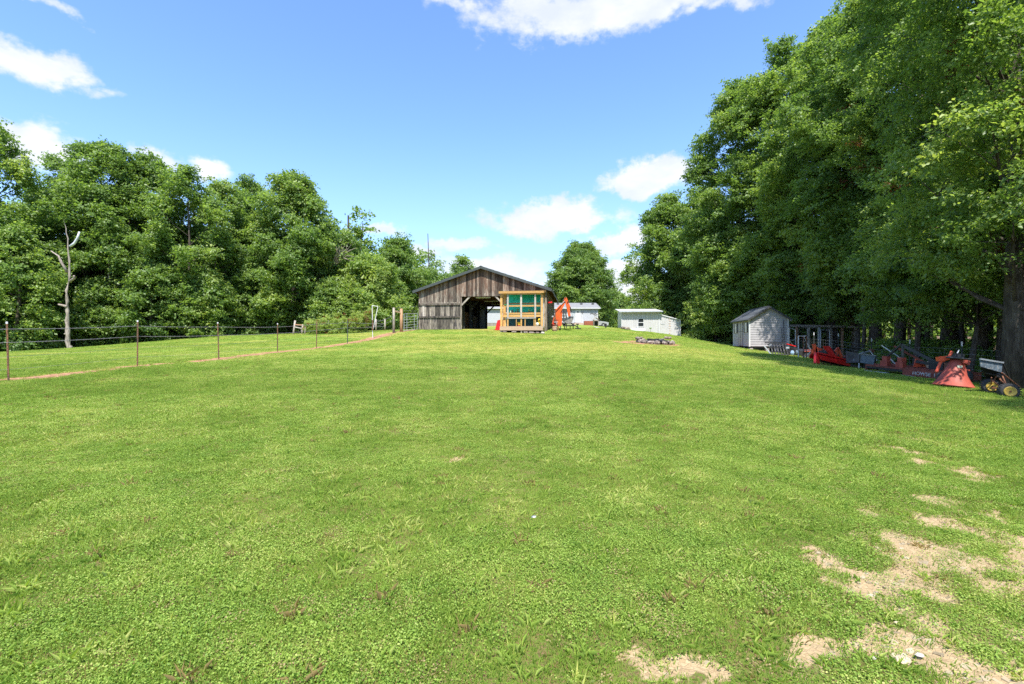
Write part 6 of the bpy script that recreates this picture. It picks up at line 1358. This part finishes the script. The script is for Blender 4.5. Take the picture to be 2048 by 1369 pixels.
# bed: an open tray tipped down to the right, its grey front panel facing the camera
e0, e1, e2, e3 = KK(1960, 718.5), KK(2005, 726), KK(2003, 745), KK(1961, 733)
dv = KK(2052, 771, -.0)-KK(2004, 737)+Vector((.15, .55, -.1))
MB().add([e0, e1, e2, e3]+[v+Vector((.01, .03, 0)) for v in (e0, e1, e2, e3)], [(0, 1, 2, 3), (7, 6, 5, 4), (0, 1, 5, 4), (1, 2, 6, 5), (2, 3, 7, 6), (3, 0, 4, 7)]).build('bed_front', M_DIRTYBED, kc)
MB().beam(e0+Vector((-.02, -.02, .01)), e1+Vector((.0, -.02, .01)), .04, .04).build('bed_lip', M_STEEL, kc)
def slab(name, a, b, m, off): 
    vs = [a, b, b+dv, a+dv]; vs += [v+off for v in vs]; return MB().add(vs, [(0, 1, 2, 3), (7, 6, 5, 4), (0, 1, 5, 4), (1, 2, 6, 5), (2, 3, 7, 6), (3, 0, 4, 7)]).build(name, m, kc)
M_BED = mat('matt_black_bed', (.008, .008, .009), (.014, .014, .015), 6, .9, spec=.1)
slab('bed_side', e1, e2, M_BED, Vector((-.015, .01, 0))); slab('bed_side', e0, e3, M_BED, Vector((.015, .01, 0))); slab('bed_floor', e3, e2, M_BED, Vector((0, .02, .02)))
MB().beam(e1+Vector((0, 0, .01)), e1+dv+Vector((0, 0, .01)), .03, .03).build('bed_lip', M_BLACK, kc)
for a, b, r_ in ((KK(1961, 743, .2), KK(1995, 752, .1), .02), (KK(1995, 752), KK(2030, 780, .2), .022), (KK(1983, 755), w1, .014), (KK(1999, 758), w2+Vector((0, 0, .1)), .014), (KK(1985, 762), KK(2004, 776), .014), (KK(2003, 745), KK(2040, 775, .3), .016), (KK(1984, 776), KK(2004, 779), .018), (w1, KK(1994, 750, .1), .018), (w2, KK(2003, 748, .1), .018), (w2, KK(1996, 752, .1), .016)):
    MB().tube(a, b, r_, 6).build('chassis_bar', M_RUST if r_ < .02 else M_BLACK, kc)
MB().rock(KK(1998, 748, .1), (.3, .2, .16), 3).build('pivot_bracket', M_BLACK, kc)
o = thing('field_stone', 'rounded rusty brown stone on the grass in front of the red tiller', 'stone', GP(1664, 19.2)); MB().rock((0, 0, .0), (.14, .1, .07), 4).build('rock', M_RUST, o)
# dirt clods, a few fallen leaves and plates of stone on the lawn
for i, (px, py, s_, m, lb) in enumerate(((1068, 1035, .055, M_STEEL, 'pale grey pebble in the grass right of the photo centre'), (943, 952, .035, M_RUST, 'small dark brown dead leaf curled in the middle of the lawn'), (330, 983, .05, M_OLDRED, 'reddish clod in the left part of the lawn'), (1722, 925, .05, M_RUST, 'brown clod in the grass at the right, above the bare patches'), (1803, 1322, .09, mat('tan_flat_stone', (.44, .36, .25), (.36, .28, .19), 12, .85, bump=.4), 'flat tan stone on the bare soil near the bottom right corner'), (1748, 1322, .03, M_CINDER, 'small grey pebble left of the flat tan stone'), (1840, 1313, .045, M_CINDER, 'small light stone right of the flat tan stone'), (1795, 1250, .04, mat('tan_flat_stone', (0, 0, 0)), 'small pale stone lying above the flat tan stone'))):
    x, y = hit(px, py); MB().rock((0, 0, .004), (s_, s_*.8, s_*.35), i+60, 7, 4).build('stone', m, None, label=lb, cat='stone').location = (x, y, g1(x, y))
def chips():
    """flaky stone chips strewn over the bare soil, uncountable"""
    r = np.random.RandomState(2); n = 9000; y = r.uniform(1.6, 8, n); x = r.uniform(-1.2, 1.5, n)*y*1.1; k = bare_mask(x, y); ok = (k > .45) & (r.rand(n) < .9); x, y = x[ok], y[ok]; z = gz(x, y)-.018; mb = MB()
    for i in range(len(x)):
        s = abs(r.normal(.016, .008))+.006; a = r.uniform(0, 6.28); t = r.uniform(-.3, .3, 2); pts = []
        k = r.randint(4, 6)
        for j in range(k): b = a+2*math.pi*j/k; q = s*r.uniform(.7, 1.2); pts.append((x[i]+math.cos(b)*q, y[i]+math.sin(b)*q*.7, z[i]+.006+q*(t[0]*math.cos(b)+t[1]*math.sin(b))))
        mb.add(pts+[(p[0], p[1], p[2]-.012) for p in pts], [tuple(range(k))]+[(j, j+k, (j+1) % k+k, (j+1) % k) for j in range(k)])
    m = mat('flaky_stone_chip', (.30, .245, .155), (.24, .185, .11), 3, .9, c3=(.35, .3, .21), c3lo=.5, c3hi=.6, bump=.3)
    mb.build('stone_chips', m, None, label='flaky tan stone chips strewn over the bare soil patches', cat='gravel', kind='stuff')
chips()
